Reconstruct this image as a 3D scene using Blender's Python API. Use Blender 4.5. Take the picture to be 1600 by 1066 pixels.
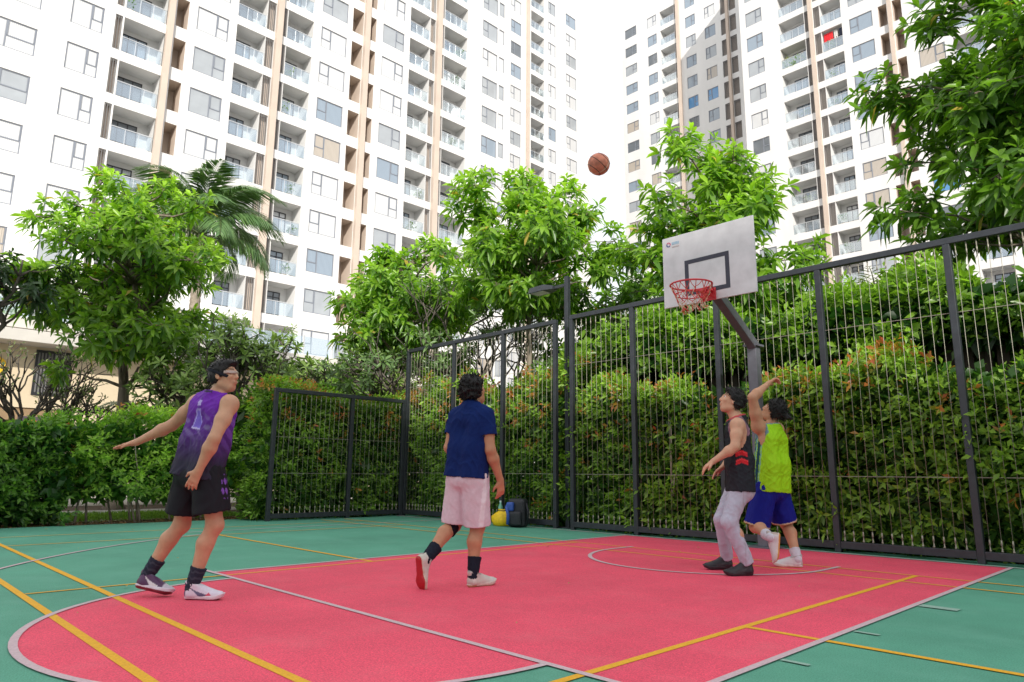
import bpy, bmesh, math, random
import numpy as np
from mathutils import Vector, Matrix

for o in list(bpy.data.objects): bpy.data.objects.remove(o)
SC = bpy.context.scene
COL = SC.collection
PI = math.pi
R = math.radians

# ------------------------------------------------------------------ camera
cam_d = bpy.data.cameras.new('camera'); cam = bpy.data.objects.new('camera', cam_d); COL.objects.link(cam)
PIT, YAW, ROL = R(10.85), R(46.0), R(.5)
_F = Vector((-math.sin(YAW)*math.cos(PIT), math.cos(YAW)*math.cos(PIT), math.sin(PIT)))
_R = Vector((math.cos(YAW), math.sin(YAW), 0)); _U = _R.cross(_F)
_R2 = math.cos(ROL)*_R + math.sin(ROL)*_U; _U2 = -math.sin(ROL)*_R + math.cos(ROL)*_U
cam.matrix_world = Matrix(((_R2.x, _U2.x, -_F.x, 0), (_R2.y, _U2.y, -_F.y, 0), (_R2.z, _U2.z, -_F.z, .9), (0, 0, 0, 1)))
cam_d.sensor_width = 36; cam_d.lens = 1081/1600*36
cam_d.clip_start = .05; cam_d.clip_end = 3000
SC.camera = cam

# ------------------------------------------------------------------ sky, sun, exposure
SUN_DIR = Vector((.80*math.cos(R(31)), -.60*math.cos(R(31)), math.sin(R(31))))   # towards the sun
world = bpy.data.worlds.new('World'); SC.world = world; world.use_nodes = True
nt = world.node_tree; nt.nodes.clear()
sky = nt.nodes.new('ShaderNodeTexSky'); sky.sky_type = 'NISHITA'; sky.sun_disc = False
sky.sun_elevation = R(31); sky.sun_rotation = math.atan2(SUN_DIR.x, SUN_DIR.y)
sky.air_density = 1.0; sky.dust_density = 2.5; sky.ozone_density = 1.0
bg = nt.nodes.new('ShaderNodeBackground'); bg.inputs['Strength'].default_value = .10
nt.links.new(sky.outputs[0], bg.inputs['Color'])
# thin bright overcast veil, broken softly by noise
tc = nt.nodes.new('ShaderNodeTexCoord'); mp = nt.nodes.new('ShaderNodeMapping'); mp.inputs['Scale'].default_value = (1, 1, 2.2)
nz = nt.nodes.new('ShaderNodeTexNoise'); nz.inputs['Scale'].default_value = 1.6; nz.inputs['Detail'].default_value = 6
rm = nt.nodes.new('ShaderNodeMapRange'); rm.inputs['From Min'].default_value = .3; rm.inputs['From Max'].default_value = .7
rm.inputs['To Min'].default_value = .80; rm.inputs['To Max'].default_value = .97
veil = nt.nodes.new('ShaderNodeBackground'); veil.inputs['Color'].default_value = (.955, .975, 1.0, 1); veil.inputs['Strength'].default_value = .62
mx = nt.nodes.new('ShaderNodeMixShader'); out = nt.nodes.new('ShaderNodeOutputWorld')
nt.links.new(tc.outputs['Generated'], mp.inputs[0]); nt.links.new(mp.outputs[0], nz.inputs['Vector'])
nt.links.new(nz.outputs[0], rm.inputs[0]); nt.links.new(rm.outputs[0], mx.inputs[0])
nt.links.new(bg.outputs[0], mx.inputs[1]); nt.links.new(veil.outputs[0], mx.inputs[2]); nt.links.new(mx.outputs[0], out.inputs[0])

sun_d = bpy.data.lights.new('sun', 'SUN'); sun = bpy.data.objects.new('sun', sun_d); COL.objects.link(sun)
sun_d.energy = 2.3; sun_d.angle = R(.6); sun_d.color = (1, .95, .87)
sun.rotation_euler = SUN_DIR.to_track_quat('Z', 'Y').to_euler()
SC.view_settings.view_transform = 'Standard'; SC.view_settings.look = 'None'
SC.view_settings.exposure = 1.0; SC.view_settings.gamma = 1; SC.view_settings.use_curve_mapping = False
SC.cycles.max_bounces = 6; SC.cycles.diffuse_bounces = 3; SC.cycles.transparent_max_bounces = 12
SC.cycles.use_denoising = True

# ------------------------------------------------------------------ helpers
def link(o, parent=None):
    COL.objects.link(o)
    if parent is not None: o.parent = parent
    return o
def tag(o, label=None, cat=None, group=None, kind=None):
    if label: o['label'] = label
    if cat: o['category'] = cat
    if group: o['group'] = group
    if kind: o['kind'] = kind
    return o
def empty(name, loc, label=None, cat=None, group=None, rz=0):
    o = bpy.data.objects.new(name, None); o.empty_display_size = .1
    o.location = loc; o.rotation_euler = (0, 0, rz); link(o)
    return tag(o, label, cat, group)
def mobj(name, me, parent=None, mats=None, loc=None):
    o = bpy.data.objects.new(name, me); link(o, parent)
    if mats is not None and len(me.materials) == 0:
        for m in (mats if isinstance(mats, (list, tuple)) else [mats]): me.materials.append(m)
    if loc is not None: o.location = loc
    return o

class MB:
    """collects faces for one mesh"""
    def __init__(s): s.v = []; s.f = []; s.m = []
    def add(s, V, F, mi=0):
        n = len(s.v); s.v += [tuple(p) for p in V]; s.f += [tuple(i+n for i in f) for f in F]; s.m += [mi]*len(F)
        return s
    def box(s, a, b, mi=0, M=None):
        (x0, y0, z0), (x1, y1, z1) = a, b
        V = [(x0,y0,z0),(x1,y0,z0),(x1,y1,z0),(x0,y1,z0),(x0,y0,z1),(x1,y0,z1),(x1,y1,z1),(x0,y1,z1)]
        if M is not None: V = [tuple(M @ Vector(p)) for p in V]
        return s.add(V, [(0,3,2,1),(4,5,6,7),(0,1,5,4),(1,2,6,5),(2,3,7,6),(3,0,4,7)], mi)
    def quad(s, a, b, c, d, mi=0): return s.add([a, b, c, d], [(0, 1, 2, 3)], mi)
    def tube(s, pts, rad, n=6, mi=0, cap=True):
        pts = [Vector(p) for p in pts]
        if not isinstance(rad, (list, tuple)): rad = [rad]*len(pts)
        V = []; F = []; up = None
        for i, p in enumerate(pts):
            d = (pts[min(i+1, len(pts)-1)] - pts[max(i-1, 0)])
            if d.length < 1e-9: d = Vector((0, 0, 1))
            d.normalize()
            if up is None:
                up = Vector((0, 0, 1)) if abs(d.z) < .9 else Vector((1, 0, 0))
            a = d.cross(up); 
            if a.length < 1e-6: a = d.orthogonal()
            a.normalize(); b = a.cross(d).normalized(); up = b
            for k in range(n):
                t = 2*PI*k/n
                V.append(p + (a*math.cos(t) + b*math.sin(t))*rad[i])
        for i in range(len(pts)-1):
            for k in range(n):
                k2 = (k+1) % n
                F.append((i*n+k, i*n+k2, (i+1)*n+k2, (i+1)*n+k))
        if cap:
            F.append(tuple(range(n-1, -1, -1))); F.append(tuple((len(pts)-1)*n+k for k in range(n)))
        return s.add(V, F, mi)
    def mesh(s, name, mats=None, smooth=False):
        me = bpy.data.meshes.new(name); me.from_pydata(s.v, [], s.f)
        if mats is not None:
            for m in (mats if isinstance(mats, (list, tuple)) else [mats]): me.materials.append(m)
            if len(me.materials) > 1: me.polygons.foreach_set('material_index', s.m)
        if smooth: me.polygons.foreach_set('use_smooth', [True]*len(s.f))
        me.update(); return me
    def obj(s, name, mats, parent=None, loc=None, smooth=False, bevel=0):
        o = mobj(name, s.mesh(name, mats, smooth), parent, None, loc)
        if bevel:
            b = o.modifiers.new('bevel', 'BEVEL'); b.width = bevel; b.segments = 2; b.limit_method = 'ANGLE'
        return o

def np_mesh(name, V, F, mat=None, smooth=False, colr=None):
    V = np.ascontiguousarray(V, np.float32); F = np.ascontiguousarray(F, np.int32); k = F.shape[1]
    me = bpy.data.meshes.new(name)
    me.vertices.add(len(V)); me.vertices.foreach_set('co', V.ravel())
    me.loops.add(F.size); me.loops.foreach_set('vertex_index', F.ravel())
    me.polygons.add(len(F)); me.polygons.foreach_set('loop_start', np.arange(0, F.size, k, dtype=np.int32))
    me.update(calc_edges=True)
    if smooth: me.polygons.foreach_set('use_smooth', np.ones(len(F), bool))
    if colr is not None:
        a = me.color_attributes.new('tint', 'FLOAT_COLOR', 'POINT')
        c = np.ones((len(V), 4), np.float32); c[:, :3] = colr; a.data.foreach_set('color', c.ravel())
    if mat is not None: me.materials.append(mat)
    return me

# ------------------------------------------------------------------ materials
def mat(name, col, rough=.6, metal=0, spec=.5, noise=0, nscale=8, bump=0, bscale=40, coat=0, sss=0, vcol=False, ndetail=4, obj_coord=True, stretch=None):
    m = bpy.data.materials.new(name); m.use_nodes = True; t = m.node_tree; n = t.nodes; b = n['Principled BSDF']
    b.inputs['Base Color'].default_value = (*col, 1); b.inputs['Roughness'].default_value = rough
    b.inputs['Metallic'].default_value = metal; b.inputs['Specular IOR Level'].default_value = spec
    b.inputs['Coat Weight'].default_value = coat
    if sss:
        b.inputs['Subsurface Weight'].default_value = sss; b.inputs['Subsurface Radius'].default_value = (.012, .005, .003)
        b.inputs['Subsurface Scale'].default_value = 1
    c = n.new('ShaderNodeTexCoord'); co = c.outputs['Object']
    if stretch:
        mp = n.new('ShaderNodeMapping'); mp.inputs['Scale'].default_value = stretch; t.links.new(co, mp.inputs[0]); co = mp.outputs[0]
    src = None
    if vcol:
        a = n.new('ShaderNodeAttribute'); a.attribute_name = 'tint'; src = a.outputs['Color']
    if noise:
        nz = n.new('ShaderNodeTexNoise'); nz.inputs['Scale'].default_value = nscale; nz.inputs['Detail'].default_value = ndetail
        t.links.new(co, nz.inputs['Vector'])
        r = n.new('ShaderNodeMapRange'); r.inputs['From Min'].default_value = .3; r.inputs['From Max'].default_value = .7
        r.inputs['To Min'].default_value = 1-noise; r.inputs['To Max'].default_value = 1+noise
        t.links.new(nz.outputs[0], r.inputs[0])
        mu = n.new('ShaderNodeMix'); mu.data_type = 'RGBA'; mu.blend_type = 'MULTIPLY'; mu.inputs['Factor'].default_value = 1
        if src: t.links.new(src, mu.inputs[6])
        else: mu.inputs[6].default_value = (*col, 1)
        t.links.new(r.outputs[0], mu.inputs[7]); src = mu.outputs[2]
    if src: t.links.new(src, b.inputs['Base Color'])
    if bump:
        nb = n.new('ShaderNodeTexNoise'); nb.inputs['Scale'].default_value = bscale; nb.inputs['Detail'].default_value = 3
        t.links.new(co, nb.inputs['Vector'])
        bp = n.new('ShaderNodeBump'); bp.inputs['Strength'].default_value = bump; bp.inputs['Distance'].default_value = .01
        t.links.new(nb.outputs[0], bp.inputs['Height']); t.links.new(bp.outputs[0], b.inputs['Normal'])
    return m

def leaf_mat(name, trans=.38, rough=.42, spec=.45):
    m = bpy.data.materials.new(name); m.use_nodes = True; t = m.node_tree; n = t.nodes; b = n['Principled BSDF']
    a = n.new('ShaderNodeAttribute'); a.attribute_name = 'tint'
    t.links.new(a.outputs['Color'], b.inputs['Base Color'])
    b.inputs['Roughness'].default_value = rough; b.inputs['Specular IOR Level'].default_value = spec
    tr = n.new('ShaderNodeBsdfTranslucent')
    mu = n.new('ShaderNodeMix'); mu.data_type = 'RGBA'; mu.blend_type = 'MULTIPLY'; mu.inputs['Factor'].default_value = 1
    t.links.new(a.outputs['Color'], mu.inputs[6]); mu.inputs[7].default_value = (1.5, 1.7, .7, 1)
    t.links.new(mu.outputs[2], tr.inputs['Color'])
    mxs = n.new('ShaderNodeMixShader'); mxs.inputs[0].default_value = trans
    t.links.new(b.outputs[0], mxs.inputs[1]); t.links.new(tr.outputs[0], mxs.inputs[2])
    t.links.new(mxs.outputs[0], n['Material Output'].inputs['Surface'])
    return m

def court_mat(name, col, wear):
    """acrylic rubber court: fine grit, broad mottling, dusty scuffs"""
    m = bpy.data.materials.new(name); m.use_nodes = True; t = m.node_tree; n = t.nodes; b = n['Principled BSDF']
    c = n.new('ShaderNodeTexCoord')
    def noise(s, d=5, rough=.6):
        z = n.new('ShaderNodeTexNoise'); z.inputs['Scale'].default_value = s; z.inputs['Detail'].default_value = d; z.inputs['Roughness'].default_value = rough
        t.links.new(c.outputs['Object'], z.inputs['Vector']); return z.outputs[0]
    def rng(s, a0, a1, b0, b1):
        r = n.new('ShaderNodeMapRange'); r.inputs['From Min'].default_value = a0; r.inputs['From Max'].default_value = a1
        r.inputs['To Min'].default_value = b0; r.inputs['To Max'].default_value = b1; t.links.new(s, r.inputs[0]); return r.outputs[0]
    def mul(a, bb):
        mm = n.new('ShaderNodeMath'); mm.operation = 'MULTIPLY'; t.links.new(a, mm.inputs[0]); t.links.new(bb, mm.inputs[1]); return mm.outputs[0]
    f = mul(rng(noise(130, 3), .3, .7, .70, 1.30), rng(noise(.9, 7), .3, .7, .86, 1.13))
    mu = n.new('ShaderNodeMix'); mu.data_type = 'RGBA'; mu.blend_type = 'MULTIPLY'; mu.inputs['Factor'].default_value = 1
    mu.inputs[6].default_value = (*col, 1); t.links.new(f, mu.inputs[7])
    dm = n.new('ShaderNodeMix'); dm.data_type = 'RGBA'
    t.links.new(rng(noise(2.3, 9, .72), .49, .74, 0, .42), dm.inputs['Factor'])
    t.links.new(mu.outputs[2], dm.inputs[6]); dm.inputs[7].default_value = (*wear, 1)
    t.links.new(dm.outputs[2], b.inputs['Base Color'])
    b.inputs['Roughness'].default_value = .72; b.inputs['Specular IOR Level'].default_value = .3
    bp = n.new('ShaderNodeBump'); bp.inputs['Strength'].default_value = .35; bp.inputs['Distance'].default_value = .004
    t.links.new(noise(240, 2), bp.inputs['Height']); t.links.new(bp.outputs[0], b.inputs['Normal'])
    return m

def line_mat(name, col, scale=60):
    """worn line paint: the court shows through where it has rubbed thin"""
    m = mat(name, col, .7, noise=.12, nscale=90, ndetail=2, bump=.25, bscale=200)
    return m

M = {}
M['green'] = court_mat('green_court', (.095, .315, .218), (.17, .40, .31))
M['red'] = court_mat('red_court', (.76, .080, .140), (.74, .16, .20))
M['white_line'] = line_mat('white_line', (.56, .42, .45))
M['faded_line'] = line_mat('faded_line', (.27, .42, .35))
M['yellow_line'] = line_mat('yellow_line', (.76, .39, .015))
M['steel'] = mat('dark_grey_steel', (.025, .029, .036), .45, noise=.2, nscale=14, bump=.05)
M['steel_pole'] = mat('grey_steel', (.125, .13, .155), .45, noise=.15, nscale=10, bump=.05)
M['wire'] = mat('galvanised_wire', (.33, .31, .25), .45, .3)
M['board'] = mat('white_board', (.66, .65, .68), .5, noise=.09, nscale=7)
M['ink'] = mat('dark_paint', (.035, .035, .06), .55, noise=.2, nscale=30)
M['rim'] = mat('red_rim', (.62, .035, .05), .4, noise=.15, nscale=30)
M['net'] = mat('red_net', (.62, .09, .06), .8)
M['net2'] = mat('pale_net', (.62, .48, .34), .8)
M['bark'] = mat('bark', (.17, .14, .105), .9, noise=.35, nscale=9, bump=.7, bscale=22, stretch=(1, 1, .35))
M['bark_dark'] = mat('dark_bark', (.10, .085, .07), .9, noise=.35, nscale=9, bump=.6, bscale=30)
M['bark_pale'] = mat('pale_bark', (.30, .25, .20), .9, noise=.3, nscale=8, bump=.5, bscale=30)
M['leaf'] = leaf_mat('leaf', .44, .36, .5)
M['leaf_thick'] = leaf_mat('thick_leaf', .2, .35, .5)
M['soil'] = mat('soil', (.085, .055, .035), .95, noise=.45, nscale=4, bump=.9, bscale=30)
M['grass'] = leaf_mat('grass', .35, .6, .2)
M['paving'] = mat('paving', (.36, .34, .31), .85, noise=.12, nscale=2, bump=.2)
M['facade'] = mat('white_render', (.73, .725, .715), .75, noise=.05, nscale=.55, ndetail=8, bump=.12, bscale=14, stretch=(1, 1, .22))
M['tan'] = mat('tan_render', (.57, .475, .40), .75, noise=.05, nscale=.8)
M['cream'] = mat('cream_render', (.66, .55, .39), .75, noise=.05, nscale=.7)
M['stone'] = mat('pale_stone', (.60, .57, .53), .7, noise=.06, nscale=1.5)
M['frame'] = mat('grey_aluminium', (.23, .25, .29), .4, .2)
M['dark_frame'] = mat('dark_aluminium', (.035, .035, .04), .4, .2)
M['louver'] = mat('grey_louver', (.16, .155, .155), .55)
M['rail'] = mat('rail_metal', (.60, .62, .64), .35, .4)
M['wood'] = mat('dark_wood', (.045, .028, .018), .7, noise=.4, nscale=6, bump=.5, bscale=14, stretch=(4, 4, .5))
M['skin'] = mat('skin', (.50, .275, .18), .50, spec=.35, noise=.07, nscale=25, sss=.08, vcol=True, bump=.04, bscale=120)
M['cloth'] = mat('cloth', (.5, .5, .5), .85, noise=.06, nscale=35, vcol=True, bump=.18, bscale=260, spec=.12)
M['mesh_cloth'] = mat('sports_cloth', (.5, .5, .5), .6, noise=.05, nscale=30, vcol=True, bump=.12, bscale=320, spec=.16)
M['shoe'] = mat('shoe', (.5, .5, .5), .5, noise=.05, nscale=60, vcol=True, bump=.15, bscale=300)
M['hair'] = mat('hair', (.008, .007, .007), .5, spec=.3, noise=.5, nscale=70, bump=.35, bscale=150, stretch=(1, 1, .4))

def glass_mat(name, col, fold=0, rough=.06, fold_scale=3.0):
    """window glass backed by a curtain or a dim room: glossy coat over the backing colour"""
    m = bpy.data.materials.new(name); m.use_nodes = True; t = m.node_tree; n = t.nodes; b = n['Principled BSDF']
    b.inputs['Base Color'].default_value = (*col, 1); b.inputs['Roughness'].default_value = .5
    b.inputs['Specular IOR Level'].default_value = .3
    b.inputs['Coat Weight'].default_value = 1; b.inputs['Coat Roughness'].default_value = rough; b.inputs['Coat IOR'].default_value = 1.75
    c = n.new('ShaderNodeTexCoord')
    z = n.new('ShaderNodeTexNoise'); z.inputs['Scale'].default_value = .9; z.inputs['Detail'].default_value = 2
    t.links.new(c.outputs['Object'], z.inputs['Vector'])
    if fold:
        w = n.new('ShaderNodeTexWave'); w.wave_type = 'BANDS'; w.bands_direction = 'X'; w.inputs['Scale'].default_value = fold_scale; w.inputs['Distortion'].default_value = 1.5
        t.links.new(c.outputs['Object'], w.inputs['Vector']); src = w.outputs['Fac']
    else: src = z.outputs[0]
    r = n.new('ShaderNodeMapRange'); r.inputs['To Min'].default_value = 1-(fold or .25); r.inputs['To Max'].default_value = 1.1
    t.links.new(src, r.inputs[0])
    mu = n.new('ShaderNodeMix'); mu.data_type = 'RGBA'; mu.blend_type = 'MULTIPLY'; mu.inputs['Factor'].default_value = 1
    mu.inputs[6].default_value = (*col, 1); t.links.new(r.outputs[0], mu.inputs[7]); t.links.new(mu.outputs[2], b.inputs['Base Color'])
    return m
G = [glass_mat('pane_white_curtain', (.62, .63, .64), .18), glass_mat('pane_grey', (.38, .41, .44)), glass_mat('pane_blue_grey', (.28, .35, .43), .3),
     glass_mat('pane_dark', (.13, .15, .17)), glass_mat('pane_beige_curtain', (.50, .44, .37), .35), glass_mat('pane_blue_film', (.06, .25, .52))]
def rail_glass():
    m = bpy.data.materials.new('rail_glass'); m.use_nodes = True; t = m.node_tree; n = t.nodes
    g = n.new('ShaderNodeBsdfGlossy'); g.inputs['Roughness'].default_value = .05; g.inputs['Color'].default_value = (.9, .95, 1, 1)
    tr = n.new('ShaderNodeBsdfTransparent'); tr.inputs['Color'].default_value = (.86, .91, .93, 1)
    mxs = n.new('ShaderNodeMixShader'); mxs.inputs[0].default_value = .28
    t.links.new(tr.outputs[0], mxs.inputs[1]); t.links.new(g.outputs[0], mxs.inputs[2]); t.links.new(mxs.outputs[0], n['Material Output'].inputs['Surface'])
    return m
M['rail_glass'] = rail_glass()

# ------------------------------------------------------------------ ground and court
def sheet(name, pts, z, m, parent=None, kind='structure', thick=0):
    b = MB(); n = len(pts)
    b.add([(x, y, z) for x, y in pts], [tuple(range(n))])
    o = b.obj(name, m, parent)
    if kind: o['kind'] = kind
    return o
rect = lambda x0, x1, y0, y1: [(x0, y0), (x1, y0), (x1, y1), (x0, y1)]
g = sheet('ground', rect(-400, 400, -400, 400), -.03, M['soil'])
sheet('path', rect(-18.6, -17.2, -30, 60), -.02, M['paving'])
sheet('pavement', rect(-29.0, -21.0, -60, 120), -.022, M['paving'])
court = MB().box((-13.45, -12, -.06), (9, 9.2, 0)).obj('court', M['green']); court['kind'] = 'structure'
arc = [(-4.25+1.82*math.cos(a), 2.6+1.82*math.sin(a)) for a in np.linspace(PI, 2*PI, 49)]
lane_pts = [(-6.55, 8.72), (-6.55, 2.6)] + arc + [(-1.73, 2.6), (-1.73, 8.72)]
sheet('red_lane', lane_pts, .0025, M['red'], court, None)
def strip(name, pts, w, z, m):
    """painted line along a polyline, w wide"""
    b = MB(); L = []; P = [Vector((x, y, 0)) for x, y in pts]
    for i, p in enumerate(P):
        d = (P[min(i+1, len(P)-1)] - P[max(i-1, 0)]).normalized(); s = Vector((-d.y, d.x, 0))*w/2
        L.append((p+s, p-s))
    for (a, c), (a2, c2) in zip(L, L[1:]):
        b.quad((a.x, a.y, z), (c.x, c.y, z), (c2.x, c2.y, z), (a2.x, a2.y, z))
    return b.obj(name, m, court)
W, Yl = M['white_line'], M['yellow_line']
strip('white_line', [(-6.8, 2.6), (-1.7, 2.6)], .042, .0070, W)
strip('white_line', [(-6.55, 2.6), (-6.55, 8.74)], .045, .0072, W)
strip('white_line', [(-1.73, 2.6), (-1.73, 8.74)], .042, .0072, W)
strip('white_line', [(-1.73, 2.55), (-1.73, -11)], .042, .0072, W)
strip('white_line', [(-12.6, 8.76), (8.5, 8.76)], .04, .0068, W)
strip('white_line', arc, .042, .0074, W)
nc = [(-5.47, 7.45)] + [(-4.2+1.27*math.cos(a), 7.05+1.27*math.sin(a)) for a in np.linspace(PI, 2*PI, 33)] + [(-2.93, 7.45)]
strip('white_line', nc, .045, .0076, W)
strip('white_line', [(-4.2+7.07*math.cos(a), 7.2+7.07*math.sin(a)) for a in np.linspace(R(206), R(246), 30)], .04, .0066, W)
strip('white_line', [(-10.95, 3.9), (-10.95, 8.74)], .04, .0068, W)
strip('white_line', [(-1.70, 5.70), (-1.46, 5.70)], .10, .0064, M['faded_line'])
strip('white_line', [(-1.70, 4.47), (-1.56, 4.47)], .035, .0064, M['faded_line'])
strip('white_line', [(-1.70, 3.52), (-1.56, 3.52)], .035, .0064, M['faded_line'])
for pts, w in (([(-12.3, 7.35), (8.5, 7.35)], .035), ([(-12.3, 6.87), (8.5, 6.87)], .035), ([(-2.2, -11), (-2.2, 7.35)], .048),
               ([(-6.3, 1.15), (-6.3, 7.33)], .035), ([(-2.2, 4.1), (8.5, 4.1)], .05), ([(-11.4, 1.6), (-2.2, 1.6)], .052),
               ([(-11.4, 1.12), (-2.2, 1.12)], .052), ([(-10.3, 4.12), (-6.3, 4.12)], .045), ([(-10.3, 1.6), (-10.3, 7.33)], .035), ([(-11.6, 0), (-11.6, 7.33)], .035)):
    strip('yellow_line', pts, w, .0045 + .0006*random.Random(str(pts)).random(), Yl)
# a few dry leaves lying on the court
rl = random.Random(5); lb = MB()
for i in range(26):
    x, y = rl.uniform(-12.8, -2), rl.uniform(.8, 8.5); a = rl.random()*6; s = rl.uniform(.012, .03)
    c, d = math.cos(a)*s, math.sin(a)*s
    lb.add([(x-c, y-d, .016), (x+d*.4, y-c*.4, .022), (x+c, y+d, .018), (x-d*.4, y+c*.4, .024)], [(0, 1, 2, 3)])
o = lb.obj('fallen_leaves', mat('dry_leaf', (.45, .33, .10), .7)); tag(o, 'tiny dry yellow leaves scattered on the court', 'leaves', kind='stuff')

# ------------------------------------------------------------------ apartment towers
_wcache = {}
def window_meshes(w, h, side, kind):
    key = (round(w, 1), round(h, 1), side, kind)
    if key in _wcache: return _wcache[key]
    w, h = key[0], key[1]; t = .07
    b = MB()
    b.box((0, 0, 0), (w, .08, t)); b.box((0, 0, h-t), (w, .08, h)); b.box((0, .002, t), (t, .078, h-t)); b.box((w-t, .002, t), (w, .078, h-t))
    if kind == 'win' and w > 1:
        m = w*.62 if side else w*.38
        b.box((m-.04, .004, t), (m+.04, .076, h-t))
        a, c = (m+.04, w-t) if side else (t, m-.04)
        b.box((a, .006, h*.42), (c, .074, h*.42+.08))
        b.box((a, -.02, h*.42+.08), (a+.05, .01, h-t)); b.box((c-.05, -.02, h*.42+.08), (c, .01, h-t))
    elif kind == 'door':
        for q in (.34, .67): b.box((w*q-.04, .004, t), (w*q+.04, .076, h-t))
        b.box((t, .006, h*.78), (w-t, .074, h*.78+.07))
    fr = b.mesh('window_frame' if kind == 'win' else 'balcony_door', M['frame'] if kind == 'win' else M['dark_frame'])
    pn = MB().box((t*.5, .03, t*.5), (w-t*.5, .05, h-t*.5)).mesh('window_pane', None)
    _wcache[key] = (fr, pn); return fr, pn
_pcache = {}
def pane_mesh(pn, gi):
    k = (pn.name, gi)
    if k not in _pcache:
        c = pn.copy(); c.materials.append(G[gi]); _pcache[k] = c
    return _pcache[k]
_bcache = {}
def cached(key, fn):
    if key not in _bcache: _bcache[key] = fn()
    return _bcache[key]

def facade(root, wall, plane, pos, base_z, floors, fh, cols, u0, u1, ztop, rng, glassw, zbot=0):
    """plane 'X': wall at x=pos facing +X, u along y.  plane 'Y': wall at y=pos facing -Y, u along x.
    cols: (kind, u0, u1, height); every opening's head is at base_z + k*fh"""
    if plane == 'X': P = lambda u, d, z: (pos-d, u, z); rz = PI/2
    else: P = lambda u, d, z: (u, pos+d, z); rz = 0
    def q(a, b, c, d, mi=0): wall.quad(P(*a), P(*b), P(*c), P(*d), mi)
    cols = sorted(cols, key=lambda c: c[1]); cur = u0
    def place(me, name, par, u, d, z):
        o = mobj(name, me, par); o.location = Vector(P(u, d, z)); o.rotation_euler = (0, 0, rz); return o
    solid = []
    for c in cols:
        kind, a, b, h = c[:4]
        if kind == 'col':
            o = MB()
            p0, p1 = P(a, -.35, zbot), P(b, .1, ztop+.01)
            o.box(tuple(min(i, j) for i, j in zip(p0, p1)), tuple(max(i, j) for i, j in zip(p0, p1)))
            o.obj('pilaster', M['tan'], root); continue
        if a > cur+1e-4: solid.append((cur, a))
        cur = b
        zprev = zbot
        dep = {'win': .14, 'balc': 1.5, 'open': 1.5, 'louv': .45}[kind]
        mi = 1 if kind == 'open' else 0
        for k in floors:
            zt = base_z + k*fh; zb = zt-h
            q((a, 0, zprev), (b, 0, zprev), (b, 0, zb), (a, 0, zb)); zprev = zt
            q((a, 0, zb), (b, 0, zb), (b, dep, zb), (a, dep, zb), 0)
            q((a, dep, zt), (b, dep, zt), (b, 0, zt), (a, 0, zt), mi)
            q((a, 0, zb), (a, dep, zb), (a, dep, zt), (a, 0, zt), mi)
            q((b, dep, zb), (b, 0, zb), (b, 0, zt), (b, dep, zt), mi)
            w = b-a
            if kind == 'win':
                fr, pn = window_meshes(w, h, rng.random() < .5 if len(c) < 5 else c[4], 'win')
                gi = rng.choices(range(6), glassw)[0]
                f = place(fr, 'window', root, a, .05, zb); f.scale = (w/round(w, 1), 1, h/round(h, 1))
                mobj('window_pane', pane_mesh(pn, gi), f)
            elif kind == 'balc':
                q((a, dep, zb), (b, dep, zb), (b, dep, zt), (a, dep, zt), 0)
                side = c[4] if len(c) > 4 else 0      # side where the door leaves a piece of wall
                dw = w*.72
                fr, pn = window_meshes(dw, h-.35, 0, 'door')
                ux = a+.05 if side == 0 else b-.05-dw
                f = place(fr, 'balcony_door', root, ux, dep-.1, zb+.02)
                mobj('window_pane', pane_mesh(pn, rng.choices([2, 3, 1, 0], [3, 5, 2, 1])[0]), f)
                rw = round(w, 2)
                def mk_rail(rw=rw):
                    m = MB(); m.box((.01, 0, 1.06), (rw-.01, .05, 1.11))
                    n = max(2, int(rw/.9)+1)
                    for i in range(n+1):
                        x = .02 + (rw-.07)*i/n; m.box((x, .005, .0), (x+.03, .045, 1.06))
                    return m.mesh('balcony_railing', M['rail'])
                def mk_gl(rw=rw): return MB().box((.03, .02, .08), (rw-.03, .03, 1.03)).mesh('glass_panel', M['rail_glass'])
                r_ = place(cached(('r', rw), mk_rail), 'balcony_railing', root, a, .06, zb+.005)
                mobj('glass_panel', cached(('g', rw), mk_gl), r_)
            elif kind == 'open':
                q((a, dep, zb), (b, dep, zb), (b, dep, zt), (a, dep, zt), 1)
            elif kind == 'louv':
                q((a, dep, zb), (b, dep, zb), (b, dep, zt), (a, dep, zt), 1)
                rw = round(w, 2)
                def mk_l(rw=rw, h=h):
                    m = MB(); m.box((0, 0, 0), (rw, .05, .06)); m.box((0, 0, h-.06), (rw, .05, h))
                    n = max(3, int(rw/.13))
                    for i in range(n):
                        x = rw*(i+.2)/n; m.box((x, .004, .06), (x+.05, .046, h-.06))
                    return m.mesh('louver_screen', M['louver'])
                place(cached(('l', rw, h), mk_l), 'louver_screen', root, a, .04, zb)
        q((a, 0, zprev), (b, 0, zprev), (b, 0, ztop), (a, 0, ztop))
    if u1 > cur: solid.append((cur, u1))
    for a, b in solid: q((a, 0, zbot), (b, 0, zbot), (b, 0, ztop), (a, 0, ztop))

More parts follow.
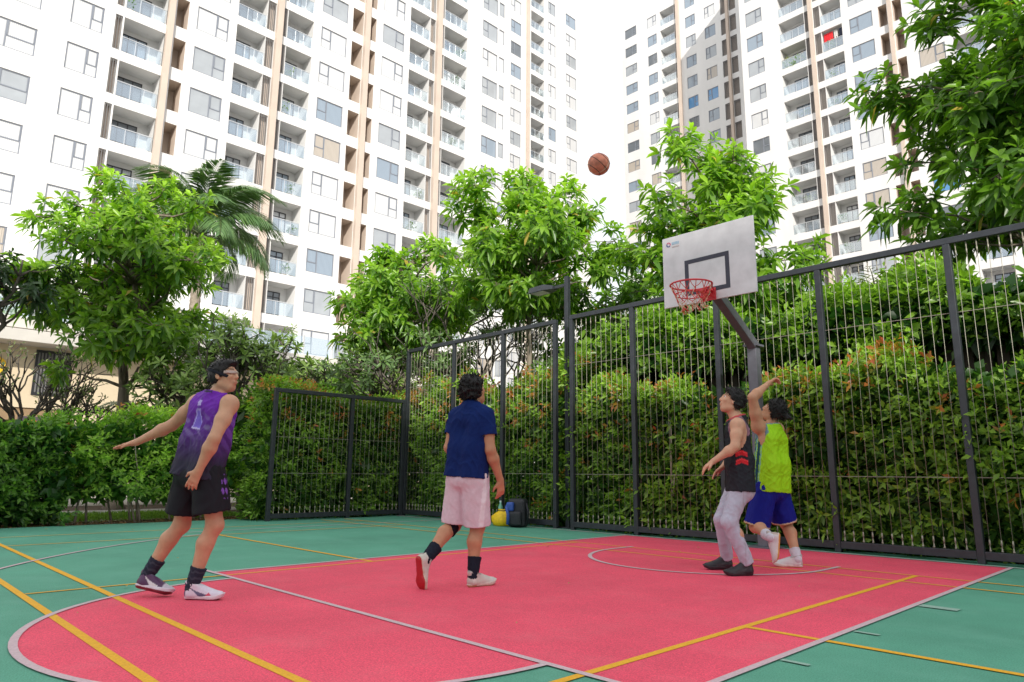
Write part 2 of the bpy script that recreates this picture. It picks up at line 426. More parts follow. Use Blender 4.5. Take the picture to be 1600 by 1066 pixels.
rb = random.Random(11)
towerL = empty('apartment_tower', (-48, 30, 0), 'huge white apartment tower with tan strips and glass balconies on the left', 'apartment tower')
towerL_inv = Vector((48, -30, 0))
class Rel(MB):
    pass
def build_tower(root, fn):
    """facades are written in world metres; children sit under the root by offset"""
    wall = MB(); before = set(bpy.data.objects)
    fn(wall)
    off = root.location
    wall.v = [(x-off.x, y-off.y, z-off.z) for x, y, z in wall.v]
    wall.obj('wall', [M['facade'], M['tan']], root)
    for o in set(bpy.data.objects) - before:
        if o.parent is root and o.name.split('.')[0] != 'wall':
            if o.name.startswith('pilaster'):
                for v in o.data.vertices: v.co -= off
            else: o.location -= off
def left_tower(wall):
    colsA = [('win', 1.5, 5.48-.0, 1.85, 1), ('win', 7.05, 8.85, 1.85, 1), ('louv', 9.50, 9.93, 2.5), ('balc', 10.03, 12.58, 2.5, 0), ('col', 12.58, 12.98, 0),
             ('open', 13.16, 13.95, 2.25), ('win', 14.55, 16.80, 1.85, 1), ('balc', 17.38, 19.60, 2.5, 0), ('louv', 19.62, 20.28, 2.5), ('col', 20.30, 20.78, 0),
             ('louv', 20.84, 21.24, 2.5), ('balc', 21.28, 23.47, 2.5, 0), ('win', 24.18, 26.54, 1.85, 0), ('open', 27.02, 28.06, 2.25), ('col', 28.10, 28.58, 0),
             ('open', 28.62, 29.34, 2.25), ('win', 30.05, 32.34, 1.85, 1), ('balc', 32.95, 35.24, 2.5, 0), ('louv', 35.26, 35.86, 2.5), ('col', 35.88, 36.45, 0),
             ('louv', 36.54, 36.92, 2.5), ('balc', 36.95, 39.82, 2.5, 0), ('win', 41.85, 43.90, 1.85, 0), ('win', 44.12, 44.86, 1.6, 1)]
    facade(towerL, wall, 'X', -48, 21.14, range(-4, 13), 3.2, colsA, -14, 45.45, 66, rb, [7, 3, 1, .3, 1, .2])
    colsB = [('win', 56.6, 58.5, 1.85, 0), ('col', 59.42, 59.86, 0), ('balc', 60.39, 62.98, 2.5, 0), ('win', 63.81, 65.31, 1.85, 0), ('win', 67.50, 69.70, 1.85, 0)]
    facade(towerL, wall, 'X', -59.3, 24.96, range(-5, 14), 3.2, colsB, 45.45, 72.4, 72, rb, [8, 2, 1.5, .3, .6, .3])
    X0, X1 = -48, -75
    wall.quad((-48, 45.45, 0), (-59.3, 45.45, 0), (-59.3, 45.45, 66), (-48, 45.45, 66))
    wall.quad((-59.3, 72.4, 0), (-75, 72.4, 0), (-75, 72.4, 72), (-59.3, 72.4, 72))
    wall.quad((-75, -14, 0), (-48, -14, 0), (-48, -14, 66), (-75, -14, 66))
    wall.quad((-48, -14, 66), (-48, 45.45, 66), (-75, 45.45, 66), (-75, -14, 66))
    wall.quad((-59.3, 45.45, 72), (-59.3, 72.4, 72), (-75, 72.4, 72), (-75, 45.45, 72))
    wall.quad((-75, 72.4, 0), (-75, -14, 0), (-75, -14, 66), (-75, 72.4, 66))
    wall.quad((-59.3, 45.45, 66), (-75, 45.45, 66), (-75, 45.45, 72), (-59.3, 45.45, 72))
build_tower(towerL, left_tower)

towerR = empty('apartment_tower', (-38, 75, 0), 'cream apartment tower with tan strips behind the hoop, right of the sky gap', 'apartment tower')
def right_tower(wall):
    far = [('win', -58.59, -56.43, 1.6, 1), ('win', -54.41, -52.76, 1.7, 1), ('balc', -52.11, -49.66, 2.45, 1), ('louv', -49.62, -49.25, 2.45), ('col', -49.23, -48.75, 0), ('win', -47.86, -46.23, 1.75, 1),
           ('win', -44.76, -43.12, 1.75, 0), ('louv', -42.25, -41.45, 2.4), ('col', -41.38, -41.0, 0), ('louv', -40.95, -40.0, 2.4)]
    facade(towerR, wall, 'Y', 80.8, 44.2, range(-9, 9), 3.2, far, -59.3, -34.0, 71.6, rb, [2, 3, 4, 2, 1, .6])
    near = [('win', -33.30, -31.35, 1.75, 1), ('balc', -29.45, -26.66, 2.45, 1), ('louv', -26.62, -26.10, 2.45), ('col', -26.09, -25.72, 0), ('louv', -25.66, -25.0, 2.45), ('balc', -24.96, -22.84, 2.45, 1),
            ('win', -22.12, -19.91, 1.75, 0), ('open', -19.32, -18.55, 2.3), ('col', -18.42, -18.10, 0), ('open', -18.02, -17.23, 2.3), ('win', -16.2, -14.0, 1.75, 1), ('balc', -13.3, -10.9, 2.45, 1), ('win', -10.2, -8.0, 1.75, 0), ('win', -5, -3, 1.75, 1)]
    facade(towerR, wall, 'Y', 69.6, 37.9, range(-8, 10), 3.2, near, -34.0, 6, 71.4, rb, [2, 3, 4, 1.5, 1, .3])
    wall.quad((-34, 80.8, 0), (-34, 69.6, 0), (-34, 69.6, 71.4), (-34, 80.8, 71.4))
    wall.quad((-59.3, 95, 0), (-59.3, 80.8, 0), (-59.3, 80.8, 71.6), (-59.3, 95, 71.6))
    wall.quad((-59.3, 80.8, 71.6), (-34, 80.8, 71.6), (-34, 95, 71.6), (-59.3, 95, 71.6))
    wall.quad((-34, 69.6, 71.4), (6, 69.6, 71.4), (6, 95, 71.4), (-34, 95, 71.4))
    wall.quad((6, 69.6, 0), (6, 95, 0), (6, 95, 71.4), (6, 69.6, 71.4))
    wall.quad((6, 95, 0), (-59.3, 95, 0), (-59.3, 95, 71.4), (6, 95, 71.4))
build_tower(towerR, right_tower)

# unseen block added behind the photographer, sized to keep the court in shade
shade_block = empty('apartment_tower', (40, -27, 0), 'white slab block added unseen behind the photographer to shade the court', 'apartment tower')
b = MB(); b.box((-24.2, -8, 0), (30, 7, 30.5)); b.obj('wall', M['facade'], shade_block)
b = MB(); b.box((-24.5, -8.3, 30.5), (30.3, 7.3, 30.8)); b.obj('roof', M['stone'], shade_block)

# laundry and plants on the balconies
def on_balcony(name, label, cat, x, y, z, build):
    e = empty(name, (x, y, z), label, cat); build(e); return e
def laundry(e):
    for i, (c, w) in enumerate((((.7, .02, .03), .55), ((.75, .03, .04), .4), ((.65, .62, .6), .35), ((.05, .06, .1), .4))):
        m = MB(); x = -.95 + i*.52
        for j in range(4): m.box((x+w*j/4, -.02+.03*(j % 2), -1.0+.1*(j % 3)), (x+w*(j+1)/4-.004, .01+.03*(j % 2), 0))
        m.obj('garment', mat('garment', c, .9, noise=.1), e)
    MB().tube([(-1.05, 0, .02), (1.05, 0, .02)], .015).obj('rail', M['rail'], e)
on_balcony('laundry', 'red and white washing hung across a balcony of the right tower', 'laundry', -23.9, 70.0, 47.3, laundry)

def pot_meshes(seed):
    rs = np.random.RandomState(seed); n = 70
    P = np.stack([rs.randn(n)*.12, rs.randn(n)*.10, .30+rs.rand(n)*.45], 1); D = rs.randn(n, 3)+np.array([0, 0, .7])
    return P, D, rs
ORD = ['lowest', 'second', 'third', 'fourth', 'fifth', 'sixth', 'seventh', 'eighth', 'ninth', 'topmost']
def potted(x, y, z, seed, where, ci, ki):
    e = empty('potted_plant', (x, y, z), 'potted plant, %s tower, %s balcony column from the left, %s balcony above the trees' % (where, ['first', 'second', 'third', 'fourth', 'fifth'][ci], ORD[ki]), 'potted plant', 'potted plants on the %s tower balconies' % where)
    MB().tube([(0, 0, 0), (0, 0, .30)], [.12, .16], 10).obj('pot', M['tan'], e)
    P, D, rs = pot_meshes(seed); sc = 1.0+rs.rand()*.9
    V, F, k = leaves(P*np.array([1.6, 1.2, sc]), D, rs.randn(len(P), 3), .30, .10, .4)
    me = np_mesh('foliage', V, F, M['leaf'], False, np.repeat(lerp((.06, .13, .04), (.22, .36, .08), rs.rand(len(P))), k, 0))
    mobj('foliage', me, e)
_later = []
rp = random.Random(21)
for ci, (u0, u1) in enumerate(((10.03, 12.5), (17.4, 19.5), (21.3, 23.4), (33, 35.2), (37, 39.7))):
    for k in range(-1, 9):
        if rp.random() < .36: _later.append((-48.45, rp.uniform(u0+.3, u1-.3), 21.14+3.2*k-2.49, rp.randrange(99), 'left', ci, k+1))
for ci, (u0, u1) in enumerate(((-29.3, -26.9), (-24.8, -23.0))):
    for k in range(-5, 5):
        if rp.random() < .4: _later.append((rp.uniform(u0+.2, u1-.2), 70.05, 37.9+3.2*k-2.44, rp.randrange(99), 'right', ci, k+5))

# ------------------------------------------------------------------ low podium with shops, far left
pod = empty('shop_building', (-30, 6, 0), 'low cream shop building with a stone ledge and planted terrace at far left', 'shop building')
def pbox(name, x0, x1, y0, y1, z0, z1, m, bevel=0, par=None):
    return MB().box((x0+30, y0-6, z0), (x1+30, y1-6, z1)).obj(name, m, par or pod, bevel=bevel)
pbox('wall', -44, -30, -30, 26, 3.08, 5.30, M['cream'])
pbox('ledge', -44, -28.9, -30, 26, 5.302, 5.72, M['stone'], .02)
pbox('ledge', -44, -29.2, -30, 26, 5.80, 6.20, M['stone'], .02)
pbox('wall', -44, -32.5, -30, 26, 0, 3.076, M['cream'])
pbox('wall', -32.4, -30.02, 5.9, 26, 0, 3.07, M['cream'])
pbox('beam', -31.6, -30.06, -30, 26, 2.62, 3.074, mat('brown_beam', (.30, .20, .11), .7, noise=.1), .01)
for i in range(8):
    y = -14 + i*2.5
    f = pbox('shop_window', -32.48, -32.36, y, y+2.3, .1, 2.6, M['dark_frame'])
    pbox('window_pane', -32.352, -32.345, y+.1, y+2.2, .25, 2.5, G[3], par=pod)
for i in range(10):
    pbox('louver', -30.0, -29.94, 4.90+i*.10, 4.95+i*.10, 3.65, 5.1, M['louver'])
pbox('window', -29.998, -29.96, 4.82, 5.95, 3.55, 5.2, M['dark_frame'])
for y0 in np.arange(-6, 24, 1.5):
    r_ = pbox('balcony_railing', -29.5, -29.46, y0, y0+.05, 6.2, 7.15, M['rail'])
    pbox('glass_panel', -29.485, -29.475, y0+.06, y0+1.44, 6.25, 7.1, M['rail_glass'])
# round yellow shop sign, cropped by the picture edge
sg = empty('shop_sign', (-29.99, 3.68, 4.50), 'round yellow shop sign on the cream wall at the left edge', 'sign')
b = MB(); n = 28
for (r0, x0, x1, mi) in ((.30, 0, .08, 0), (.13, .081, .10, 1)):
    V = [(x, r0*math.cos(2*PI*i/n), r0*math.sin(2*PI*i/n)) for x in (x0, x1) for i in range(n)]
    b.add(V, [(i, (i+1) % n, n+(i+1) % n, n+i) for i in range(n)] + [tuple(range(n, 2*n))], mi)
b.obj('disc', [mat('yellow_sign', (.85, .52, .02), .5), mat('pale_sign', (.85, .80, .62), .5)], sg)
MB().box((.0, -.3, -.52), (.04, .28, -.42)).obj('caption_strip', mat('ochre_strip', (.60, .36, .04), .6), sg)
# dark totem sign with orange heading
ts = empty('sign_board', (-28.6, 4.95, 0), 'dark purple grey sign board with orange heading behind the left hedge', 'sign')
MB().box((-.1, -.62, 0), (.1, .62, 2.68)).obj('panel', mat('totem_grey', (.075, .06, .075), .5, noise=.1), ts, bevel=.01)
MB().box((.101, -.44, 2.34), (.106, -.22, 2.60)).obj('logo', mat('totem_orange', (.85, .35, .02), .5), ts)
MB().box((.1065, -.38, 2.42), (.108, -.28, 2.52)).obj('logo_core', mat('totem_red', (.75, .12, .02), .5), ts)
MB().box((.101, -.5, 2.24), (.105, .5, 2.27)).obj('divider', M['rail'], ts)
b = MB(); b.box((.101, -.46, 1.1), (.104, -.44, 2.12)); b.box((.101, -.439, 2.10), (.104, .46, 2.12)); b.obj('border', M['rail'], ts)
def text_mesh(name, body, size, m, parent, loc, rot, extrude=.002):
    cu = bpy.data.curves.new(name, 'FONT'); cu.body = body; cu.size = size; cu.extrude = extrude
    t = bpy.data.objects.new(name, cu); COL.objects.link(t)
    me = bpy.data.meshes.new_from_object(t.evaluated_get(bpy.context.evaluated_depsgraph_get()))
    bpy.data.objects.remove(t); me.name = name
    o = mobj(name, me, parent); me.materials.clear(); me.materials.append(m); o.location = loc; o.rotation_euler = rot; return o
text_mesh('heading', 'LAGIAI', .24, mat('totem_text', (.80, .20, .02), .5), ts, (.104, -.14, 2.38), (PI/2, 0, PI/2))

# ------------------------------------------------------------------ wire fences round the court
def fence(label, x0, y0, x1, y1, h, posts, nwire, cables, ends=(True, True), post_w=.075):
    """frame of posts and rails with tensioned vertical wires. posts: distances along the run"""
    root = empty('wire_fence', (x0, y0, 0), label, 'fence', 'wire fences round the court', math.atan2(y1-y0, x1-x0))
    L = math.hypot(x1-x0, y1-y0); w = post_w/2
    pm = MB().box((-w, -w, 0), (w, w, h-.075)).mesh('post', M['steel'])
    for d in posts:
        o = mobj('post', pm, root, None, (d, 0, 0)); bv = o.modifiers.new('bevel', 'BEVEL'); bv.width = .006; bv.segments = 2
    MB().box((posts[0]-w, -w, h-.075), (posts[-1]+w, w, h)).obj('top_rail', M['steel'], root, bevel=.006)
    ps = [p for p in posts]
    for a, b in zip(ps, ps[1:]):
        MB().box((a+w, -w*.9, .045), (b-w, w*.9, .13)).obj('bottom_rail', M['steel'], root, bevel=.005)
    # one wire with its turnbuckle below and clamp above
    b = MB(); b.tube([(0, 0, .14), (0, 0, h-.08)], .0030, 5)
    b.tube([(0, 0, .132), (0, 0, .15), (0, 0, .152), (0, 0, .2), (0, 0, .202), (0, 0, .255)], [.012, .012, .007, .007, .011, .008], 6)
    b.tube([(0, 0, h-.22), (0, 0, h-.16), (0, 0, h-.158), (0, 0, h-.078)], [.008, .008, .005, .009], 6)
    wm = b.mesh('wire', M['wire'], True)
    n = int(L/.105)
    rr = random.Random(int(L*100))
    for i in range(1, n):
        d = L*i/n
        if min(abs(d-p) for p in posts) < .05: continue
        mobj('wire', wm, root, None, (d+rr.uniform(-.004, .004), rr.uniform(-.004, .004), 0))
    for z in cables:
        MB().tube([(posts[0], .004, z), (posts[-1], .004, z)], .0035, 5).obj('cable', M['wire'], root)
    return root
YF = 8.93
xs = [-7.75, -6.47, -4.98, -3.5, -2.02, -.55, .93, 2.4]
fence('tall dark steel wire fence behind the basketball hoop, the longest one', xs[0], YF, xs[-1], YF, 3.62, [x-xs[0] for x in xs], 0, (.90, 2.74))
xs2 = [-12.55, -10.95, -9.48, -8.14]
fence('tall dark steel wire fence behind the bags, left of the lamp post', xs2[0], YF, xs2[-1], YF, 3.60, [x-xs2[0] for x in xs2], 0, (.90, 2.74))
fence('lower dark steel wire fence along the left court edge', -12.55, 5.90, -12.55, YF-.08, 2.47, [0, 1.66, 2.94], 0, (.87, 1.55))

# ------------------------------------------------------------------ lamp post in the fence gap
lp = empty('lamp_post', (-8.02, 9.12, 0), 'slim dark lamp post with a flat floodlight in the fence gap', 'lamp post')
MB().box((-.042, -.042, 0), (.042, .042, 4.42)).obj('pole', M['steel'], lp, bevel=.008)
MB().box((-.13, -.13, 0), (.13, .13, .02)).obj('base_plate', M['steel'], lp)
MB().box((-.32, -.03, 4.24), (-.05, .03, 4.29), M=Matrix.Rotation(R(0), 4, 'Y')).obj('arm', M['steel'], lp)
b = MB()
b.add([(-.30, -.07, 4.235), (-.30, .07, 4.235), (-.48, .14, 4.23), (-.86, .14, 4.23), (-.86, -.14, 4.23), (-.48, -.14, 4.23),
       (-.30, -.06, 4.30), (-.30, .06, 4.30), (-.48, .12, 4.34), (-.84, .12, 4.33), (-.84, -.12, 4.33), (-.48, -.12, 4.34)],
      [(0, 1, 2, 3, 4, 5), (6, 11, 10, 9, 8, 7), (0, 6, 7, 1), (1, 7, 8, 2), (2, 8, 9, 3), (3, 9, 10, 4), (4, 10, 11, 5), (5, 11, 6, 0)])
hd = b.obj('lamp_head', M['steel'], lp)
MB().box((-.82, -.11, 4.222), (-.50, .11, 4.2285)).obj('lens', mat('lamp_lens', (.55, .55, .52), .25), hd)

# ------------------------------------------------------------------ hoop
PX, PY = -4.33, 8.70
hp = empty('basketball_hoop', (PX, PY, 0), 'basketball hoop on a cranked grey pole with white backboard and red net', 'hoop')
def hb(name, a, b, m, bevel=0, par=None):
    return MB().box(tuple(p-q for p, q in zip(a, (PX, PY, 0))), tuple(p-q for p, q in zip(b, (PX, PY, 0)))).obj(name, m, par or hp, bevel=bevel)
hb('pole', (PX-.066, PY-.066, .012), (PX+.066, PY+.066, 2.60), M['steel_pole'], .012)
hb('base_plate', (PX-.2, PY-.17, 0), (PX+.2, PY+.17, .016), M['steel_pole'])
hb('cap_plate', (PX-.1, PY-.1, 2.602), (PX+.1, PY+.1, 2.63), M['steel_pole'])
# arm rises from the pole top towards the board
p0 = Vector((0, .04, 2.60)); p1 = Vector((.21, -1.36, 3.10)); d = (p1-p0).normalized(); s = d.cross(Vector((0, 0, 1))).normalized()*.055; u = s.cross(d).normalized()*.064
b = MB(); V = [p0-s-u, p0+s-u, p0+s+u, p0-s+u, p1-s-u, p1+s-u, p1+s+u, p1-s+u]
b.add(V, [(0, 3, 2, 1), (4, 5, 6, 7), (0, 1, 5, 4), (1, 2, 6, 5), (2, 3, 7, 6), (3, 0, 4, 7)]); b.obj('arm', M['steel_pole'], hp, bevel=.01)
BX0, BX1, BZ0, BZ1, BY = -4.722, -3.499, 2.935, 3.840, 7.20
bd = hb('backboard', (BX0, BY, BZ0), (BX1, BY+.022, BZ1), M['board'], .004)
fr = MB()
for a, c in (((BX0+.05, BY+.023, BZ0+.05), (BX1-.05, BY+.06, BZ0+.09)), ((BX0+.05, BY+.023, BZ1-.09), (BX1-.05, BY+.06, BZ1-.05)),
             ((BX0+.05, BY+.024, BZ0+.09), (BX0+.09, BY+.059, BZ1-.09)), ((BX1-.09, BY+.024, BZ0+.09), (BX1-.05, BY+.059, BZ1-.09)),
             ((-4.2, BY+.024, BZ0+.09), (-4.0, BY+.14, BZ1-.3))):
    fr.box(tuple(p-q for p, q in zip(a, (PX, PY, 0))), tuple(p-q for p, q in zip(c, (PX, PY, 0))))
fr.obj('support_frame', M['steel_pole'], hp)
rx0, rx1, rz0, rz1, lw = -4.412, -3.82, 3.04, 3.487, .052
for a, c in (((rx0, rz0), (rx1, rz0+lw)), ((rx0, rz1-lw), (rx1, rz1)), ((rx0, rz0+lw), (rx0+lw, rz1-lw)), ((rx1-lw, rz0+lw), (rx1, rz1-lw))):
    hb('target_line', (a[0], BY-.003, a[1]), (c[0], BY-.0005, c[1]), M['ink'], par=bd)
# small printed emblem, upper left of the board
lg = MB(); cx, cz = -4.63, 3.745
for i in range(6):
    a0, a1 = R(60*i+35), R(60*i+85)
    V = [(cx+r*math.cos(a)-PX, BY-.003-PY, cz+r*math.sin(a)) for r, a in ((.034, a0), (.034, a1), (.018, a1), (.018, a0))]
    lg.add(V, [(0, 1, 2, 3)], 0 if i in (2, 3, 4) else 1)
lg.obj('emblem', [mat('emblem_blue', (.03, .05, .25), .5), mat('emblem_red', (.62, .06, .16), .5)], bd)
lt = MB()
for i in range(5): lt.box((cx+.05+i*.021-PX, BY-.003-PY, cz-.012), (cx+.064+i*.021-PX, BY-.0008-PY, cz+.022))
lt.obj('print', mat('print_blue', (.30, .48, .62), .5), bd)
lt = MB()
for i in range(8): lt.box((cx+.05+i*.013-PX, BY-.003-PY, cz-.05), (cx+.059+i*.013-PX, BY-.0008-PY, cz-.033))
lt.obj('print', mat('print_pale', (.50, .42, .42), .5), bd)
# rim, second ring, bracket
RC = Vector((-4.105-PX, 6.82-PY, 3.05)); RR = .235
def ring(c, r, t, n=48, m=8):
    return [(c.x+r*math.cos(2*PI*i/n), c.y+r*math.sin(2*PI*i/n), c.z) for i in range(n+1)]
rim = MB().tube(ring(RC, RR, 0), .0105, 8, cap=False).obj('rim', M['rim'], hp, smooth=True)
MB().tube(ring(RC-Vector((0, 0, .115)), RR*.78, 0), .007, 8, cap=False).obj('lower_ring', M['rim'], rim, smooth=True)
yb = BY-PY
MB().box((RC.x-.10, yb-.012, 2.93), (RC.x+.10, yb-.002, 3.075)).obj('bracket', M['rim'], hp)
MB().box((RC.x-.07, RC.y+RR-.01, 3.03), (RC.x+.07, yb-.013, 3.042)).obj('rim_plate', M['rim'], hp)
for sx in (-1, 1):
    MB().tube([(RC.x+sx*.07, RC.y+RR-.015, 3.04), (RC.x+sx*.075, yb-.02, 2.95)], .010).obj('brace', M['rim'], hp)
    MB().tube([(RC.x+sx*.17, RC.y+RR*.66, 3.05), (RC.x+sx*.08, yb-.02, 3.05)], .009).obj('brace', M['rim'], hp)
for i in range(12):
    a = 2*PI*(i+.5)/12
    MB().tube([(RC.x+RR*math.cos(a), RC.y+RR*math.sin(a), 3.045), (RC.x+RR*.79*math.cos(a), RC.y+RR*.79*math.sin(a), 2.94)], .005, 5).obj('ring_strut', M['rim'], rim)
# net: cord lattice gathered towards the bottom, frayed on one side
rn = random.Random(4); b = MB(); N = 12; rows = [(3.04, RR), (2.965, .205), (2.90, .175), (2.84, .150), (2.79, .135)]
pts = {}
for j, (z, r) in enumerate(rows):
    for i in range(N):
        a = 2*PI*(i+.5*(j % 2))/N
        pts[j, i] = Vector((RC.x+r*math.cos(a)+rn.uniform(-.012, .012), RC.y+r*math.sin(a)+rn.uniform(-.012, .012), z+rn.uniform(-.012, .012)*(j > 0)))
for j in range(len(rows)-1):
    for i in range(N):
        i2 = (i+1) % N if j % 2 else (i-1) % N
        for q in (i, i2):
            a, c = pts[j, i], pts[j+1, q]; mid = (a+c)/2 + Vector((rn.uniform(-.008, .008), rn.uniform(-.008, .008), -.006))
            b.tube([a, mid, c], .0042, 5, mi=0 if (j < 3 and rn.random() < .75) else 1)
for i in range(26):
    q = pts[4, rn.randrange(N)]; p = [q]
    for k in range(5): p.append(p[-1] + Vector((rn.uniform(-.025, .025), rn.uniform(-.025, .025), rn.uniform(-.028, .012))))
    b.tube(p, .004, 5, mi=rn.random() < .55)
nt_ = b.obj('net', [M['net'], M['net2']], hp)

# ------------------------------------------------------------------ ball in the air
bl = empty('basketball', (-4.42, 5.56, 4.22), 'worn red brown basketball in mid air left of the hoop', 'ball')
def uv_sphere(r, n=40, m=24):
    V = [(0, 0, r)] + [(r*math.sin(PI*j/m)*math.cos(2*PI*i/n), r*math.sin(PI*j/m)*math.sin(2*PI*i/n), r*math.cos(PI*j/m)) for j in range(1, m) for i in range(n)] + [(0, 0, -r)]
    F = [(0, 1+i, 1+(i+1) % n) for i in range(n)]
    for j in range(m-2):
        for i in range(n): F.append((1+j*n+i, 1+(j+1)*n+i, 1+(j+1)*n+(i+1) % n, 1+j*n+(i+1) % n))
    k = len(V)-1; F += [(k, 1+(m-2)*n+(i+1) % n, 1+(m-2)*n+i) for i in range(n)]
    return V, F
V, F = uv_sphere(.120); b = MB(); b.add(V, F)
mb_ = mat('ball_rubber', (.62, .21, .13), .55, noise=.35, nscale=14, bump=.5, bscale=380)
b.obj('cover', mb_, bl, smooth=True)
sm, sp = mat('ball_seam', (.045, .03, .03), .6), mat('ball_seam_pale', (.62, .50, .36), .6)
Rb = Matrix.Rotation(R(38), 3, 'Y') @ Matrix.Rotation(R(70), 3, 'X')
def seam(fn, m):
    pts = [Rb @ Vector(fn(2*PI*i/48)) for i in range(49)]
    MB().tube(pts, .0042, 6, cap=False).obj('seam', m, bl, smooth=True)
rs = .1185
seam(lambda t: (rs*math.cos(t), rs*math.sin(t), 0), sp)
seam(lambda t: (rs*math.cos(t), 0, rs*math.sin(t)), sm)
for sgn in (-1, 1):
    def f(t, sgn=sgn):
        v = Vector((.060*math.cos(t)*1.45, sgn*.075, .060*math.sin(t)*1.25)); return v.normalized()*rs
    seam(f, sm)

# ------------------------------------------------------------------ bags by the fence
bp_ = empty('backpack', (-8.72, 8.60, 0), 'black backpack with a blue front strap leaning on the fence', 'backpack', rz=R(20))
def soft_box(name, a, b_, m, par, sub=2, bev=.05, jit=.01, seed=1):
    o = MB().box(a, b_).obj(name, m, par)
    me = o.data; bmx = bmesh.new(); bmx.from_mesh(me)
    bmesh.ops.bevel(bmx, geom=bmx.edges[:], offset=bev, segments=3, affect='EDGES', profile=.6)
    bmesh.ops.subdivide_edges(bmx, edges=[e for e in bmx.edges if e.calc_length() > .06], cuts=2, use_grid_fill=True)
    r = random.Random(seed)
    for v in bmx.verts: v.co += Vector((r.uniform(-jit, jit), r.uniform(-jit, jit), r.uniform(-jit, jit)*.5))
    bmx.to_mesh(me); bmx.free()
    s = o.modifiers.new('smooth', 'SUBSURF'); s.levels = s.render_levels = 1
    me.polygons.foreach_set('use_smooth', [True]*len(me.polygons)); return o
blk = mat('black_nylon', (.014, .015, .020), .6, noise=.2, nscale=20, bump=.3, bscale=90)
blu = mat('blue_nylon', (.03, .085, .36), .55, noise=.15, nscale=20, bump=.2)
soft_box('body', (-.17, -.11, 0), (.17, .11, .48), blk, bp_, bev=.075, jit=.006)
soft_box('front_pocket', (-.13, -.175, .03), (.13, -.08, .27), blk, bp_, bev=.04, jit=.005)
MB().tube([(-.13, -.10, .40), (-.15, -.15, .33), (-.10, -.185, .22), (-.10, -.19, .05)], .028, 8).obj('blue_strap', blu, bp_, smooth=True)
soft_box('blue_panel', (-.155, -.165, .27), (-.02, -.09, .42), blu, bp_, bev=.03, jit=.004)
MB().tube([(-.05, .0, .46), (-.03, .0, .52), (.03, 0, .52), (.05, 0, .46)], .011, 6).obj('handle', blk, bp_, smooth=True)
MB().tube([(.17, -.03, .40), (.215, -.05, .28), (.19, -.04, .08)], .022, 6).obj('side_strap', blk, bp_, smooth=True)
yb_ = empty('drawstring_bag', (-9.06, 8.56, 0), 'small crumpled yellow bag standing left of the backpack', 'bag', rz=R(25))
yel = mat('yellow_nylon', (.86, .55, .005), .55, noise=.12, nscale=25, bump=.5, bscale=30)
rr = random.Random(3); b = MB(); n = 22; prof = [(.0, .10), (.02, .175), (.09, .20), (.17, .185), (.23, .12), (.265, .07), (.285, .085)]
V = []
for j, (z, r) in enumerate(prof):
    for i in range(n):
        a = 2*PI*i/n; q = r*(1+.10*math.sin(5*a+j)*min(1, j/3)+rr.uniform(-.04, .04)); V.append((q*math.cos(a), q*.62*math.sin(a), z+rr.uniform(-.008, .008)*(j > 0)))
F = [tuple(range(n-1, -1, -1))] + [(j*n+i, j*n+(i+1) % n, (j+1)*n+(i+1) % n, (j+1)*n+i) for j in range(len(prof)-1) for i in range(n)] + [tuple((len(prof)-1)*n+i for i in range(n))]
b.add(V, F); b.obj('sack', yel, yb_, smooth=True)
MB().tube([(.075*math.cos(t), .05*math.sin(t), .262) for t in np.linspace(0, 2*PI, 20)], .007, 5, cap=False).obj('cord', blk, yb_)
wb = empty('water_bottle', (-9.16, 8.60, 0), 'pale green water bottle standing behind the yellow bag', 'bottle')
b = MB(); b.tube([(0, 0, 0), (0, 0, .33), (0, 0, .375), (0, 0, .40)], [.042, .042, .018, .017], 14)
b.obj('body', mat('green_plastic', (.16, .42, .30), .2, noise=.1), wb, smooth=True)
MB().tube([(0, 0, .401), (0, 0, .43)], .018, 12).obj('cap', mat('pale_plastic', (.55, .66, .66), .4), wb)

# ------------------------------------------------------------------ leaves, trees, hedges
def nrm(v): return v/np.maximum(np.linalg.norm(v, axis=-1, keepdims=True), 1e-9)
def leaves(P, D, N, L, Wd, droop, fold=.25, detail=2, prof=None):
    """leaf blades: base P, direction D, upper side N. returns V, F (triangles), verts per leaf"""
    n = len(P); D = nrm(D); S = nrm(np.cross(D, N)); N = nrm(np.cross(S, D))
    L = np.broadcast_to(L, n)[:, None]; Wd = np.broadcast_to(Wd, n)[:, None]; droop = np.broadcast_to(droop, n)[:, None]
    g = np.array([0, 0, -1.])
    def c(t): return P + D*L*t + g*droop*L*t*t
    if detail == 1:
        a, b_ = c(0.), c(1.); m = c(.5); up = N*Wd*fold
        V = np.stack([a, m+S*Wd*.5+up, b_, m-S*Wd*.5+up], 1)
        F = np.array([[0, 1, 2], [0, 2, 3]]); k = 4
    else:
        p1, p2, p3 = c(.3), c(.66), c(1.); w1 = .43; w2 = .46; up = N*Wd*fold
        V = np.stack([c(0.), p1+S*Wd*w1+up, p1, p1-S*Wd*w1+up, p2+S*Wd*w2+up*.8, p2, p2-S*Wd*w2+up*.8, p3], 1)
        F = np.array([[0, 1, 2], [0, 2, 3], [1, 4, 5], [1, 5, 2], [2, 5, 6], [2, 6, 3], [4, 7, 5], [5, 7, 6]]); k = 8
    Fa = (F[None] + (np.arange(n)*k)[:, None, None]).reshape(-1, 3)
    return V.reshape(-1, 3), Fa, k
def leaf_obj(name, V, F, k, colr, m, parent, off=(0, 0, 0)):
    me = np_mesh(name, V-np.asarray(off), F, m, False, np.repeat(colr, k, 0))
    return mobj(name, me, parent)
def lerp(a, b, t): return np.asarray(a)[None]*(1-t[:, None]) + np.asarray(b)[None]*t[:, None]

